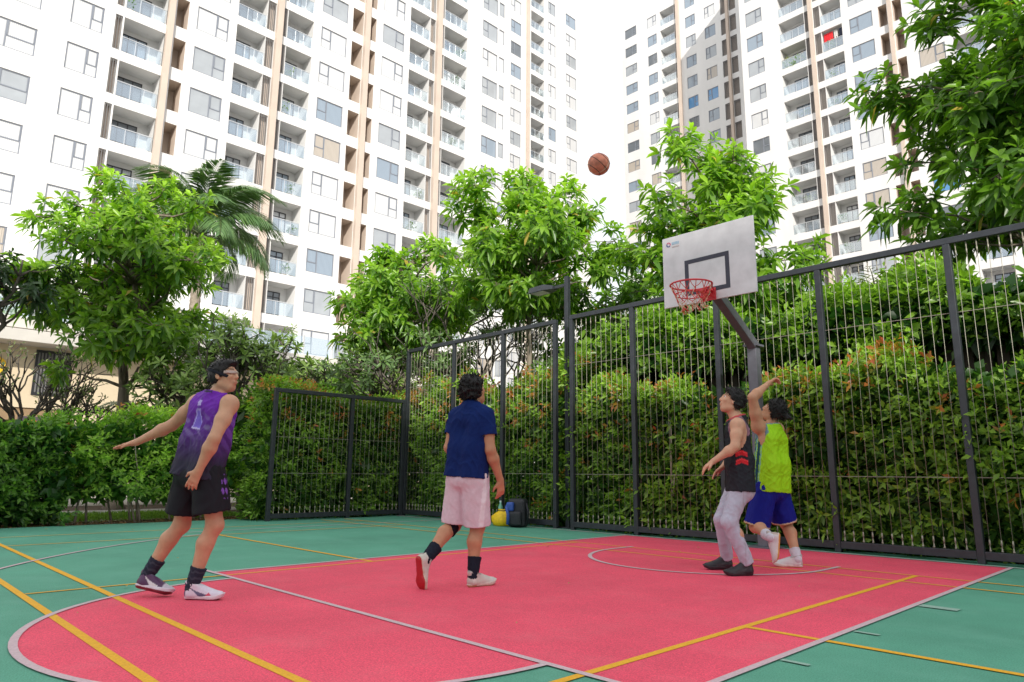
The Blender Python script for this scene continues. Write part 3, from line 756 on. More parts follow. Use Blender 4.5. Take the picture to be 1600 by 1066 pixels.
def limb(b, p, q, r0, r1, rng, n=5, wob=.08):
    p, q = Vector(p), Vector(q); L = (q-p).length; pts = []; rad = []
    for i in range(n+1):
        t = i/n; s = math.sin(PI*t)
        pts.append(p.lerp(q, t) + Vector((rng.uniform(-1, 1), rng.uniform(-1, 1), rng.uniform(-.3, 1)))*wob*L*s)
        rad.append(r0+(r1-r0)*t)
    b.tube(pts, rad, 7); return pts

def tree(name, label, base, c, rad, tr, nclump, nros, L, Wd, dark, light, seed, clump_r=.42, per=10, droop=.35, m='leaf', bark='bark', group='trees round the court', fork=None, lift=.25):
    """trunk, limbs to clump centres, twigs to whorls of leaves"""
    rng = random.Random(seed); rs = np.random.RandomState(seed)
    root = empty(name, (base[0], base[1], 0), label, 'tree', group)
    c = np.array(c, float); rad = np.array(rad, float); off = np.array([base[0], base[1], 0.])
    # clump centres: filled irregular ellipsoid, favouring the shell
    C = []
    while len(C) < nclump:
        v = rs.randn(3); v /= np.linalg.norm(v); r = rs.uniform(.12, 1)**.5
        if v[2] < -.9: continue
        q = c + v*r*rad*(1+.16*math.sin(3*v[0]*2+seed)+.12*math.sin(5*v[1]+seed*2))
        if all(np.linalg.norm((q-o)/np.array([1, 1, .8])) > clump_r*.62 for o in C) or rs.rand() < .1: C.append(q)
    C = np.array(C)
    b = MB(); fz = fork if fork else c[2]-rad[2]*.75
    top = Vector((c[0], c[1], c[2]+rad[2]*.5)) - Vector(off)
    fk = Vector(((base[0]*.5+c[0]*.5)-off[0], (base[1]*.5+c[1]*.5)-off[1], fz))
    limb(b, (0, 0, -.1), fk, tr, tr*.72, rng, 6, .02)
    b.tube([(0, 0, -.05), (0, 0, .12), (0, 0, .35)], [tr*1.7, tr*1.25, tr*1.02], 9)
    lead = limb(b, fk, top, tr*.7, tr*.15, rng, 7, .05)
    for q in C:
        q0 = Vector(q-off); hz = [p for p in lead if p.z < q0.z-.25] or [lead[0]]
        s = min(hz, key=lambda p: (p-q0).length*1 + abs(p.z-(q0.z-.7))*.6)
        limb(b, s, q0, tr*.26, tr*.07, rng, 4, .10)
    # whorls
    B = []; A = []
    for q in C:
        n = max(3, int(nros*rng.uniform(.7, 1.3)))
        d = rs.randn(n, 3); d /= np.linalg.norm(d, axis=1)[:, None]; d[:, 2] = d[:, 2]*.8+.12
        p = q + d*(clump_r*rs.uniform(.45, 1.1, n))[:, None]
        for i in range(n):
            B.append(p[i]); out = p[i]-c; out = out/max(np.linalg.norm(out), .1); A.append(d[i]*.6+out*.5+np.array([0, 0, .55]))
            if rng.random() < .5: b.tube([Vector(q-off), Vector(p[i]-off)], [tr*.05+.004, .005], 4, cap=False)
    B = np.array(B); A = nrm(np.array(A)); n = len(B)
    b.obj('trunk', M[bark], root, smooth=True)
    U = nrm(np.cross(A, np.array([.3, .5, .2]))); Wv = np.cross(A, U)
    P = []; D = []; N = []; T = []
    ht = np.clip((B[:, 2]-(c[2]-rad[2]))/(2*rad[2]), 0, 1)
    for j in range(per):
        t = (j+.5)/per; ang = j*2.4 + rs.rand(n)*.7
        el = 1.15-1.55*t + rs.randn(n)*.16                       # young leaves stand up, old ones hang
        rd = np.cos(ang)[:, None]*U + np.sin(ang)[:, None]*Wv
        d = A*np.sin(el)[:, None] + rd*np.cos(el)[:, None]
        P.append(B - A*(t*L*.45)); D.append(d); N.append(A*np.cos(el)[:, None] - rd*np.sin(el)[:, None] + rs.randn(n, 3)*.15)
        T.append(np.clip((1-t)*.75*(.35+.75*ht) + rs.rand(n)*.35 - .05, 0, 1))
    P = np.concatenate(P); D = np.concatenate(D); N = np.concatenate(N); T = np.concatenate(T)
    k = len(P); sz = rs.uniform(.65, 1.12, k)
    V, F, kk = leaves(P, D, N, L*sz, Wd*sz*rs.uniform(.85, 1.1, k), droop*rs.uniform(.6, 1.5, k))
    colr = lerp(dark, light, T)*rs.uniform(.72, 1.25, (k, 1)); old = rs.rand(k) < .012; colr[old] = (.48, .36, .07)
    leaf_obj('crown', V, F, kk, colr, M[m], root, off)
    return root

DK, LT = (.062, .175, .022), (.370, .590, .055)
tree('broadleaf_tree', 'big leafy tree with bright green whorls behind the left hedge, before the palm', (-18.8, 4.98), (-18.85, 4.86, 5.60), (2.1, 2.15, 3.05), .17, 88, 14, .30, .098, DK, (.38, .60, .055), 3, clump_r=.50, fork=2.9)
tree('broadleaf_tree', 'broad tree beyond the corner where the low fence meets the tall one', (-15.8, 11.0), (-15.7, 11.15, 5.6), (2.05, 2.05, 2.35), .14, 76, 13, .30, .095, DK, LT, 8, clump_r=.46, fork=2.4)
tree('broadleaf_tree', 'tall slim trunked tree just left of the lamp post, crown above the tall fence', (-11.3, 11.35), (-11.15, 11.5, 5.95), (1.9, 1.9, 2.05), .085, 66, 13, .30, .095, DK, LT, 15, clump_r=.46, fork=3.9)
tree('broadleaf_tree', 'bushy tree rising directly behind the white backboard', (-6.6, 11.9), (-6.5, 12.0, 5.2), (1.6, 1.6, 2.1), .12, 68, 13, .29, .092, DK, LT, 21, clump_r=.45, fork=3.0)
tree('broadleaf_tree', 'large dark tree at the right edge, its boughs hanging over the fence', (-1.3, 13.0), (-1.35, 12.9, 6.3), (2.15, 2.1, 3.45), .13, 92, 13, .33, .108, (.040, .115, .016), (.22, .41, .035), 27, clump_r=.52, fork=3.6)
tree('broadleaf_tree', 'darker low tree between the lamp post and the backboard', (-10.4, 13.6), (-10.4, 13.55, 4.6), (1.5, 1.3, 1.45), .09, 34, 12, .28, .10, (.04, .12, .018), (.22, .40, .04), 33, clump_r=.42, fork=2.8)
tree('broadleaf_tree', 'small dense tree low beside the corner post, below the broad tree', (-17.2, 11.4), (-17.2, 11.4, 3.7), (1.15, 1.15, 1.3), .09, 22, 11, .30, .10, DK, (.13, .27, .03), 37, clump_r=.42, fork=2.0)
tree('frangipani_tree', 'dark gnarled tree at the far left edge with sparse drooping leaves', (-18.9, 1.6), (-18.3, 2.45, 5.0), (1.0, 1.35, 1.0), .12, 15, 6, .26, .09, (.022, .06, .024), (.08, .14, .05), 41, clump_r=.36, per=8, bark='bark_dark', m='leaf_thick', fork=2.8, droop=.6)

def frangipani(label, base, h, spread, seed, leafL, dark, light, depth=5, ntrunk=3, dens=9):
    """short stout trunk forking again and again, stiff leaf fans at the ends"""
    rng = random.Random(seed); rs = np.random.RandomState(seed)
    root = empty('frangipani_tree', (base[0], base[1], 0), label, 'tree', 'frangipani trees behind the low fence')
    b = MB(); tips = []
    def grow(p, d, L, r, lev):
        q = p + d*L; m = p.lerp(q, .5) + Vector((rng.uniform(-1, 1), rng.uniform(-1, 1), 0))*L*.08
        b.tube([p, m, q], [r, r*.86, r*.75], 6)
        if lev == 0 or r < .012: tips.append((q, d)); return
        for i in range(rng.choice((2, 2, 3))):
            a = rng.uniform(0, 2*PI); o = d.orthogonal().normalized(); o.rotate(Matrix.Rotation(a, 3, d))
            nd = (d*.75 + o*rng.uniform(.5, .85)*spread + Vector((0, 0, .16))).normalized()
            grow(q, nd, L*rng.uniform(.66, .92), r*.70, lev-1)
    for i in range(ntrunk):
        a = 2*PI*i/ntrunk+rng.random()
        grow(Vector((0, 0, -.05)), Vector((math.cos(a)*.38, math.sin(a)*.38, 1)).normalized(), h*.26, .105, depth)
    b.obj('trunk', M['bark_dark'], root, smooth=True)
    P = np.array([tuple(t[0]) for t in tips]); A = nrm(np.array([tuple(t[1]) for t in tips])+np.array([0, 0, .35])); n = len(P)
    U = nrm(np.cross(A, np.array([.3, .5, .2]))); Wv = np.cross(A, U); PP = []; D = []; N = []
    for j in range(dens):
        ang = j*2.4+rs.rand(n); el = .9-1.3*j/dens + rs.randn(n)*.2; rd = np.cos(ang)[:, None]*U+np.sin(ang)[:, None]*Wv
        PP.append(P-A*.06*j/dens); D.append(A*np.sin(el)[:, None]+rd*np.cos(el)[:, None]); N.append(A*np.cos(el)[:, None]-rd*np.sin(el)[:, None])
    PP = np.concatenate(PP); D = np.concatenate(D); N = np.concatenate(N); k = len(PP); sz = rs.uniform(.6, 1.1, k)
    V, F, kk = leaves(PP, D, N, leafL*sz, leafL*.30*sz, .15)
    leaf_obj('crown', V, F, kk, lerp(dark, light, rs.rand(k)), M['leaf_thick'], root)
    return root
FD, FL = (.085, .145, .055), (.34, .50, .12)
frangipani('wide frangipani with dark forked branches behind the purple player', (-17.0, 7.3), 4.4, .95, 5, .24, FD, FL, 6, 4, 9)
frangipani('frangipani beside the wide one, reaching over the low fence', (-16.4, 9.0), 3.9, .9, 9, .23, FD, FL, 6, 3, 8)
frangipani('thin frangipani with bare forks seen through the tall fence behind the navy shirt', (-13.7, 11.9), 5.4, .85, 14, .22, FD, (.12, .22, .05), 6, 3, 7)
frangipani('nearly leafless pale shrub of twigs in front of the cream shop wall', (-21.5, 3.5), 3.7, .8, 22, .16, (.10, .15, .05), (.25, .30, .12), 6, 4, 2)

def frond_mesh(L, nleaf, leafL, leafW, arch, seed, hang=.5, up=.5):
    """one feather frond growing along +x, arching down"""
    rs = np.random.RandomState(seed); t = np.linspace(0, 1, 14)
    x = L*np.sin(t*arch)/arch*1.0; z = L*(up*t - .62*arch*t**2.2)
    pts = np.stack([x, 0*x, z], 1)
    b = MB(); b.tube([tuple(p) for p in pts], list(.022*(1-t*.85)), 5)
    s = np.linspace(.14, .99, nleaf)
    c = np.stack([np.interp(s, t, pts[:, i]) for i in range(3)], 1)
    tg = nrm(np.stack([np.interp(s, t, np.gradient(pts[:, i])) for i in range(3)], 1))
    Vs = []; Fs = []; cols = []; off = 0
    for sd in (-1, 1):
        l = leafL*np.sin(np.clip(s*1.05, 0, 1)*PI*.86+.25)*rs.uniform(.85, 1.1, nleaf)
        D = tg*.75 + np.array([0, sd*1., 0]) + np.array([0, 0, .25])+rs.randn(nleaf, 3)*.10
        V, F, k = leaves(c, D, np.cross(tg, np.array([0, 1., 0]))*-1 + rs.randn(nleaf, 3)*.1, l, leafW, hang, .2, 2)
        Vs.append(V); Fs.append(F+off); off += len(V)
    V = np.concatenate(Vs); F = np.concatenate(Fs)
    return b, V, F
def palm(name, label, base, trunk_h, tr, nfr, L, nleaf, leafL, leafW, colA, colB, seed, group='palms', lean=(0, 0), arch=1.3, elev=(-.2, 1.25), hang=.5, trunk=True):
    rng = random.Random(seed)
    root = empty(name, (base[0], base[1], 0), label, 'palm', group)
    top = Vector((lean[0], lean[1], trunk_h))
    if trunk:
        b = MB(); n = max(8, int(trunk_h*5)); P = []; Rr = []
        for i in range(n+1):
            t = i/n; P += [top*t, top*t + Vector((0, 0, trunk_h/n*.75))]; r = tr*(1-.25*t); Rr += [r*1.06, r*.95]
        b.tube(P, Rr, 10); b.obj('trunk', M['bark_pale'], root, smooth=True)
        MB().tube([top, top+Vector((0, 0, .5)), top+Vector((0, 0, .9))], [tr*.75, tr*.6, tr*.2], 8).obj('crownshaft', mat('palm_green', (.10, .17, .05), .6, noise=.2), root, smooth=True)
    meshes = []
    for q in range(4):
        b, V, F = frond_mesh(L*(.88+.08*q), nleaf, leafL, leafW, arch*(.85+.12*q), seed*7+q, hang)
        nv = len(b.v); fq = []
        for f in b.f:
            for i in range(1, len(f)-1): fq.append((f[0], f[i], f[i+1]))
        VV = np.concatenate([np.array(b.v), V]); FF = np.concatenate([np.array(fq), F+nv])
        rs = np.random.RandomState(seed+q)
        cl = np.concatenate([np.repeat([[.16, .2, .07]], nv, 0), np.repeat(lerp(colA, colB, rs.rand(len(V)//8)), 8, 0)])
        meshes.append(np_mesh('frond', VV, FF, M['leaf_thick'], False, cl))
    for i in range(nfr):
        o = mobj('frond', meshes[i % 4], root)
        t = (i+.5)/nfr; el = elev[1]+(elev[0]-elev[1])*t+rng.uniform(-.12, .12)
        o.location = top + Vector((0, 0, .55*(1-t) if trunk else rng.uniform(0, .1)))
        o.rotation_euler = (rng.uniform(-.3, .3), -el*.75, i*2.4+rng.uniform(-.25, .25))
    return root
PG, PL = (.055, .13, .045), (.17, .29, .10)
palm('feather_palm', 'tall feather palm behind the big left tree, its grey ringed trunk above the hedge', (-23.5, 7.9), 8.75, .21, 26, 3.2, 78, .85, .042, PG, PL, 3, lean=(-.3, .2), arch=1.2, hang=1.0, elev=(-.3, 1.5))
palm('feather_palm', 'pale low palm behind the purple player, fronds fanning above the hedge', (-21.0, 6.6), 1.2, .12, 16, 2.5, 40, .55, .04, (.16, .22, .10), (.36, .44, .22), 5, arch=1.1)
palm('feather_palm', 'pale feathery palm between the corner post and the navy shirt', (-18.6, 13.6), 1.4, .12, 18, 2.6, 44, .55, .035, (.18, .26, .09), (.38, .48, .20), 8, arch=1.0)
palm('feather_palm', 'low palm at the foot of the frangipani trees', (-19.5, 8.9), .9, .12, 14, 2.2, 40, .5, .04, (.08, .15, .05), (.22, .32, .12), 11, arch=1.1)
palm('screw_palm', 'spiky rosette plant poking above the vines right of the hoop', (-3.55, 11.2), 2.85, .06, 26, .85, 10, .30, .02, (.10, .15, .04), (.24, .30, .10), 13, arch=.7, elev=(.2, 1.4))

# banana clump: a few very large blades
bn = empty('banana_plant', (-13.6, 10.4, 0), 'banana plant with one tall upright blade behind the tall fence', 'plant')
MB().tube([(0, 0, 0), (0, 0, 1.2), (.02, 0, 1.9)], [.09, .075, .05], 8).obj('stem', mat('banana_stem', (.20, .26, .09), .6, noise=.2), bn, smooth=True)
rb_ = random.Random(2)
for i, (az, el, L) in enumerate(((0.4, 1.30, 1.75), (2.2, .9, 1.6), (3.6, .75, 1.5), (5.0, .95, 1.4))):
    n = 10; V = []; F = []
    for j in range(n+1):
        t = j/n; w = .24*math.sin(PI*min(1, t*.93+.07))**.6*(1 if t < 1 else 0); x = L*t*math.cos(el)+.25*t*t; z = 1.8+L*t*math.sin(el)-.35*t**3
        for s_, up in ((-1, .10), (0, 0), (1, .10)): V.append((x*math.cos(az)-s_*w*math.sin(az), x*math.sin(az)+s_*w*math.cos(az), z+up*w*2+rb_.uniform(-.01, .01)))
    for j in range(n):
        for k in (0, 1): F.append((j*3+k, (j+1)*3+k, (j+1)*3+k+1, j*3+k+1))
    c = np.array([[.09, .22, .025]])*np.ones((len(V), 1))
    mobj('blade', np_mesh('blade', np.array(V), np.array(F), M['leaf'], True, c), bn)

def hedge(name, label, x0, x1, y0, y1, z0, z1, face, dens, L, dark, light, seed, red=0., stems=0, group='clipped hedges round the court', bumps=.12, cat='hedge', top_open=0, inner=True, per=8, rough_top=.25):
    """shoots of small leaves over the faces and top of a block, darker leaf layers inside.
    face: list of outward sides that get the dense shell"""
    rs = np.random.RandomState(seed); rng = random.Random(seed)
    cx, cy = (x0+x1)/2, (y0+y1)/2
    root = empty(name, (cx, cy, 0), label, cat, group); off = np.array([cx, cy, 0])
    ph = rs.rand(6)*6
    def lump(u, v): return bumps*(np.sin(u*2.1+ph[0])*np.sin(v*2.7+ph[1]) + .6*np.sin(u*4.7+ph[2])*np.sin(v*5.3+ph[3]))
    def ztop(x, y): return z1 + rough_top*(np.sin(x*1.7+ph[4]) *.5 + np.sin(x*4.1+y*2+ph[5])*.35+np.sin(y*1.9+ph[2])*.4)
    S = []; O = []
    for fc in face:
        if fc in ('-y', '+y'):
            n = int((x1-x0)*(z1-z0)*dens); u = rs.uniform(x0, x1, n); zt = ztop(u, np.full(n, cy)); w = z0+(zt-z0)*rs.rand(n)
            sg = -1 if fc == '-y' else 1; d = np.abs(rs.randn(n))*.10
            yb = (y0 if sg < 0 else y1) - sg*(d+lump(u, w)+.06)
            S.append(np.stack([u, yb, w], 1)); O.append(np.tile([0, sg, .35], (n, 1)))
        elif fc in ('-x', '+x'):
            n = int((y1-y0)*(z1-z0)*dens); u = rs.uniform(y0, y1, n); zt = ztop(np.full(n, cx), u); w = z0+(zt-z0)*rs.rand(n)
            sg = -1 if fc == '-x' else 1; d = np.abs(rs.randn(n))*.10
            xb = (x0 if sg < 0 else x1) - sg*(d+lump(u, w)+.06)
            S.append(np.stack([xb, u, w], 1)); O.append(np.tile([sg, 0, .35], (n, 1)))
        else:
            n = int((x1-x0)*(y1-y0)*dens*1.1); u = rs.uniform(x0, x1, n); v = rs.uniform(y0, y1, n)
            S.append(np.stack([u, v, ztop(u, v)-np.abs(rs.randn(n))*.12+rs.rand(n)*.1], 1)); O.append(np.tile([0, 0, 1.], (n, 1)))
    S = np.concatenate(S); O = np.concatenate(O); n = len(S)
    A = nrm(O + rs.randn(n, 3)*.55 + np.array([0, 0, .25]))
    U = nrm(np.cross(A, rs.randn(n, 3))); Wv = np.cross(A, U)
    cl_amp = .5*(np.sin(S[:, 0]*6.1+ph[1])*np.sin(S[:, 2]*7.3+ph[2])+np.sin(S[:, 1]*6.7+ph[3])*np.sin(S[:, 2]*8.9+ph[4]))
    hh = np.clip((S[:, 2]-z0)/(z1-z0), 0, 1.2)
    patch = .8*np.sin(S[:, 0]*6.3+S[:, 2]*3.1+ph[0]*2)*np.sin(S[:, 2]*7.1+S[:, 1]*5.3+ph[1])+.7*np.sin(S[:, 0]*10.1-S[:, 2]*8.3+ph[2])+.6*np.sin(S[:, 1]*9.3+S[:, 2]*8.1+ph[3])*np.sin(S[:, 0]*13+ph[4])
    rf = (rs.rand(n) < red*(.07+1.3*hh**4)*np.clip(-.05+patch*1.5, 0, 1.7)).astype(float)
    P = []; D = []; N = []; T = []; RF = []
    for j in range(per):
        t = j/per; a = (j % 2)*PI + (j//2)*PI/2 + rs.rand(n)*.5; el = .95-.85*t+rs.randn(n)*.18
        rd = np.cos(a)[:, None]*U+np.sin(a)[:, None]*Wv
        P.append(S + A*(L*(1.5-1.9*t))); D.append(A*np.sin(el)[:, None]+rd*np.cos(el)[:, None])
        N.append(A*np.cos(el)[:, None]-rd*np.sin(el)[:, None]+rs.randn(n, 3)*.2)
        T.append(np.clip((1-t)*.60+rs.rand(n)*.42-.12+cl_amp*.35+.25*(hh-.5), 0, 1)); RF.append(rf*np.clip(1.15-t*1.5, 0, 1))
    P = np.concatenate(P); D = np.concatenate(D); N = np.concatenate(N); T = np.concatenate(T); RF = np.concatenate(RF); k = len(P)
    sz = rs.uniform(.6, 1.15, k); V, F, kk = leaves(P, D, N, L*sz, L*.40*sz, .15, .22, 1)
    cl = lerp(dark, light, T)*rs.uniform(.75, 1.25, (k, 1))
    rc = lerp((.50, .11, .05), (.55, .30, .06), rs.rand(k)); cl = cl*(1-RF[:, None])+rc*RF[:, None]
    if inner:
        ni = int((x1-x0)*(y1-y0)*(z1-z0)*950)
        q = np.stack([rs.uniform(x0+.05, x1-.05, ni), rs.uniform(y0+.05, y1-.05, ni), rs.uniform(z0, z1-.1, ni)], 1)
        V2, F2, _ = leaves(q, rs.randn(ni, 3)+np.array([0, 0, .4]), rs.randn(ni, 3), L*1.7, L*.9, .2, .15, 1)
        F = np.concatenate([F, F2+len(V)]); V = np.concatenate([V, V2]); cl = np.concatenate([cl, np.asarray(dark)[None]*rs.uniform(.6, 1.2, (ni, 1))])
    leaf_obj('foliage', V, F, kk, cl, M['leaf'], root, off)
    if stems:
        for i in range(stems):
            x, y = rs.uniform(x0+.1, x1-.1)-cx, rs.uniform(y0+.1, y1-.1)-cy; b = MB(); p = [Vector((x, y, -.04))]
            for j in range(4): p.append(p[-1]+Vector((rng.uniform(-.12, .12), rng.uniform(-.12, .12), (z1-.2)/4)))
            b.tube(p, [.022, .019, .015, .011, .007], 6)
            b.tube([p[1], p[1]+Vector((rng.uniform(-.2, .2), rng.uniform(-.2, .2), .45))], [.013, .006], 5)
            b.obj('stem', M['bark_pale'], root, smooth=True)
    return root
HD, HL = (.042, .115, .018), (.34, .54, .07)
hedge('hedge', 'tall hedge with orange red young tips behind the longest wire fence', -7.9, 2.6, 9.12, 9.85, .04, 2.22, ('-y', '+z'), 150, .125, HD, HL, 1, red=.60, stems=16, rough_top=.42)
hedge('hedge', 'tall hedge with orange tips behind the bags, between corner post and lamp post', -12.4, -7.9, 9.14, 9.85, .04, 2.45, ('-y', '+z'), 165, .120, HD, HL, 2, red=.65, stems=6, rough_top=.4)
hedge('hedge', 'hedge with orange tips behind the low fence panel', -13.55, -12.72, 5.8, 9.9, .04, 2.30, ('+x', '+z', '-y'), 190, .110, HD, (.30, .48, .065), 3, red=.5, stems=6)
hedge('hedge', 'bright green leggy hedge with bare stems along the left court edge', -14.55, -13.75, 2.9, 5.8, .42, 1.78, ('+x', '+z', '+y'), 150, .120, (.075, .205, .028), (.42, .64, .09), 4, red=.03, stems=18, bumps=.34, rough_top=.55)
hedge('hedge', 'dense dark green bush at the left end of the court edge', -14.7, -13.62, .4, 2.95, .05, 1.70, ('+x', '+z', '-y'), 160, .120, (.04, .13, .024), (.20, .38, .05), 5, red=.02, stems=5, bumps=.36, rough_top=.5)

# climbing greenery over the timber screen behind the long hedge
wf = empty('timber_screen', (-3, 10.45, 0), 'dark timber screen of upright boards behind the tall hedge', 'fence')
bm_ = MB().box((-.065, -.02, 0), (.065, .02, 2.95)).mesh('board', M['wood'])
x = -6.5; rr = random.Random(9)
while x < 5.5:
    o = mobj('board', bm_, wf, None, (x, rr.uniform(-.01, .01), rr.uniform(-.06, .02))); o.rotation_euler = (0, rr.uniform(-.012, .012), 0)
    x += rr.choice((.19, .20, .21, .30))
for z in (.5, 1.6, 2.6): MB().box((-6.6, .021, z), (5.6, .06, z+.08)).obj('cross_rail', M['wood'], wf)
hedge('climbing_vine', 'bright broad leaved vine spilling over the timber screen on the right', -9.2, 2.6, 10.0, 11.2, 2.60, 3.30, ('-y', '+z'), 110, .17, (.022, .078, .012), (.27, .46, .045), 6, red=.0, bumps=.3, cat='climbing plant', group='shrubs behind the hedge', rough_top=.55, per=8)
hedge('shrub_mass', 'loose shrubs filling in behind the corner of the tall fence', -13.2, -9.0, 10.4, 11.4, 1.6, 2.75, ('-y', '+z'), 110, .15, (.04, .11, .018), (.19, .36, .04), 7, red=.0, bumps=.3, cat='shrub', group='shrubs behind the hedge', rough_top=.5)
hedge('shrub_mass', 'lush ferny shrubs behind the low fence hedge', -16.2, -14.6, 6.4, 10.4, .8, 2.35, ('+x', '+z'), 100, .16, (.05, .13, .02), (.23, .42, .05), 8, red=.0, bumps=.3, cat='shrub', group='shrubs behind the hedge', rough_top=.5)
hedge('shrub_mass', 'dark shrubs at the foot of the trees beyond the timber screen', -8.5, 4.0, 12.6, 14.2, .3, 3.3, ('-y', '+z'), 60, .2, (.025, .075, .016), (.11, .23, .03), 9, red=.0, bumps=.4, cat='shrub', group='shrubs behind the hedge', rough_top=.5)
hedge('terrace_plants', 'row of small plants on the terrace above the shop building ledge', -30.6, -29.9, -6, 15, 6.22, 6.9, ('+x', '+z'), 16, .22, (.06, .11, .04), (.22, .32, .10), 10, cat='plants', group='shrubs behind the hedge', bumps=.4, rough_top=.5, inner=False)
hedge('terrace_plants', 'potted plants with flowers on a balcony of the right tower', -29.3, -26.9, 69.9, 70.3, 44.9, 45.9, ('-y', '+z'), 30, .22, (.05, .12, .03), (.25, .40, .08), 12, red=.5, cat='plants', group='shrubs behind the hedge', inner=False)

# grass strip behind the left hedge
rs = np.random.RandomState(77); n = 14000
P = np.stack([rs.uniform(-17.1, -14.6, n), rs.uniform(-1, 6.5, n), np.full(n, -.03)], 1)
V, F, k = leaves(P, rs.randn(n, 3)*.5+np.array([0, 0, 1.2]), rs.randn(n, 3), rs.uniform(.06, .14, n), .012, .2, .1, 1)
o = leaf_obj('grass_strip', V, F, k, lerp((.07, .15, .02), (.20, .32, .05), rs.rand(n)), M['grass'], None); tag(o, 'light green grass strip beyond the left hedge', 'grass', kind='stuff')
sheet('lawn', rect(-17.15, -14.5, -20, 6.6), -.016, mat('lawn', (.10, .17, .03), .9, noise=.3, nscale=3))
# leaf litter under the hedges
n = 5200; P = np.concatenate([np.stack([rs.uniform(-14.6, -13.48, n//2), rs.uniform(.5, 9.5, n//2), rs.uniform(-.025, 0, n//2)], 1), np.stack([rs.uniform(-13, 3, n//2), rs.uniform(9.22, 10.2, n//2), rs.uniform(-.025, 0, n//2)], 1)])
D = rs.randn(n, 3); D[:, 2] *= .2; V, F, k = leaves(P, D, np.tile([0, 0, 1.], (n, 1))+rs.randn(n, 3)*.3, rs.uniform(.04, .09, n), .03, 0, .2, 1)
o = leaf_obj('leaf_litter', V, F, k, lerp((.10, .055, .025), (.30, .18, .07), rs.rand(n)), M['leaf_thick'], None); tag(o, 'brown fallen leaves on the soil under the hedges', 'leaves', kind='stuff')

for a in _later: potted(*a)

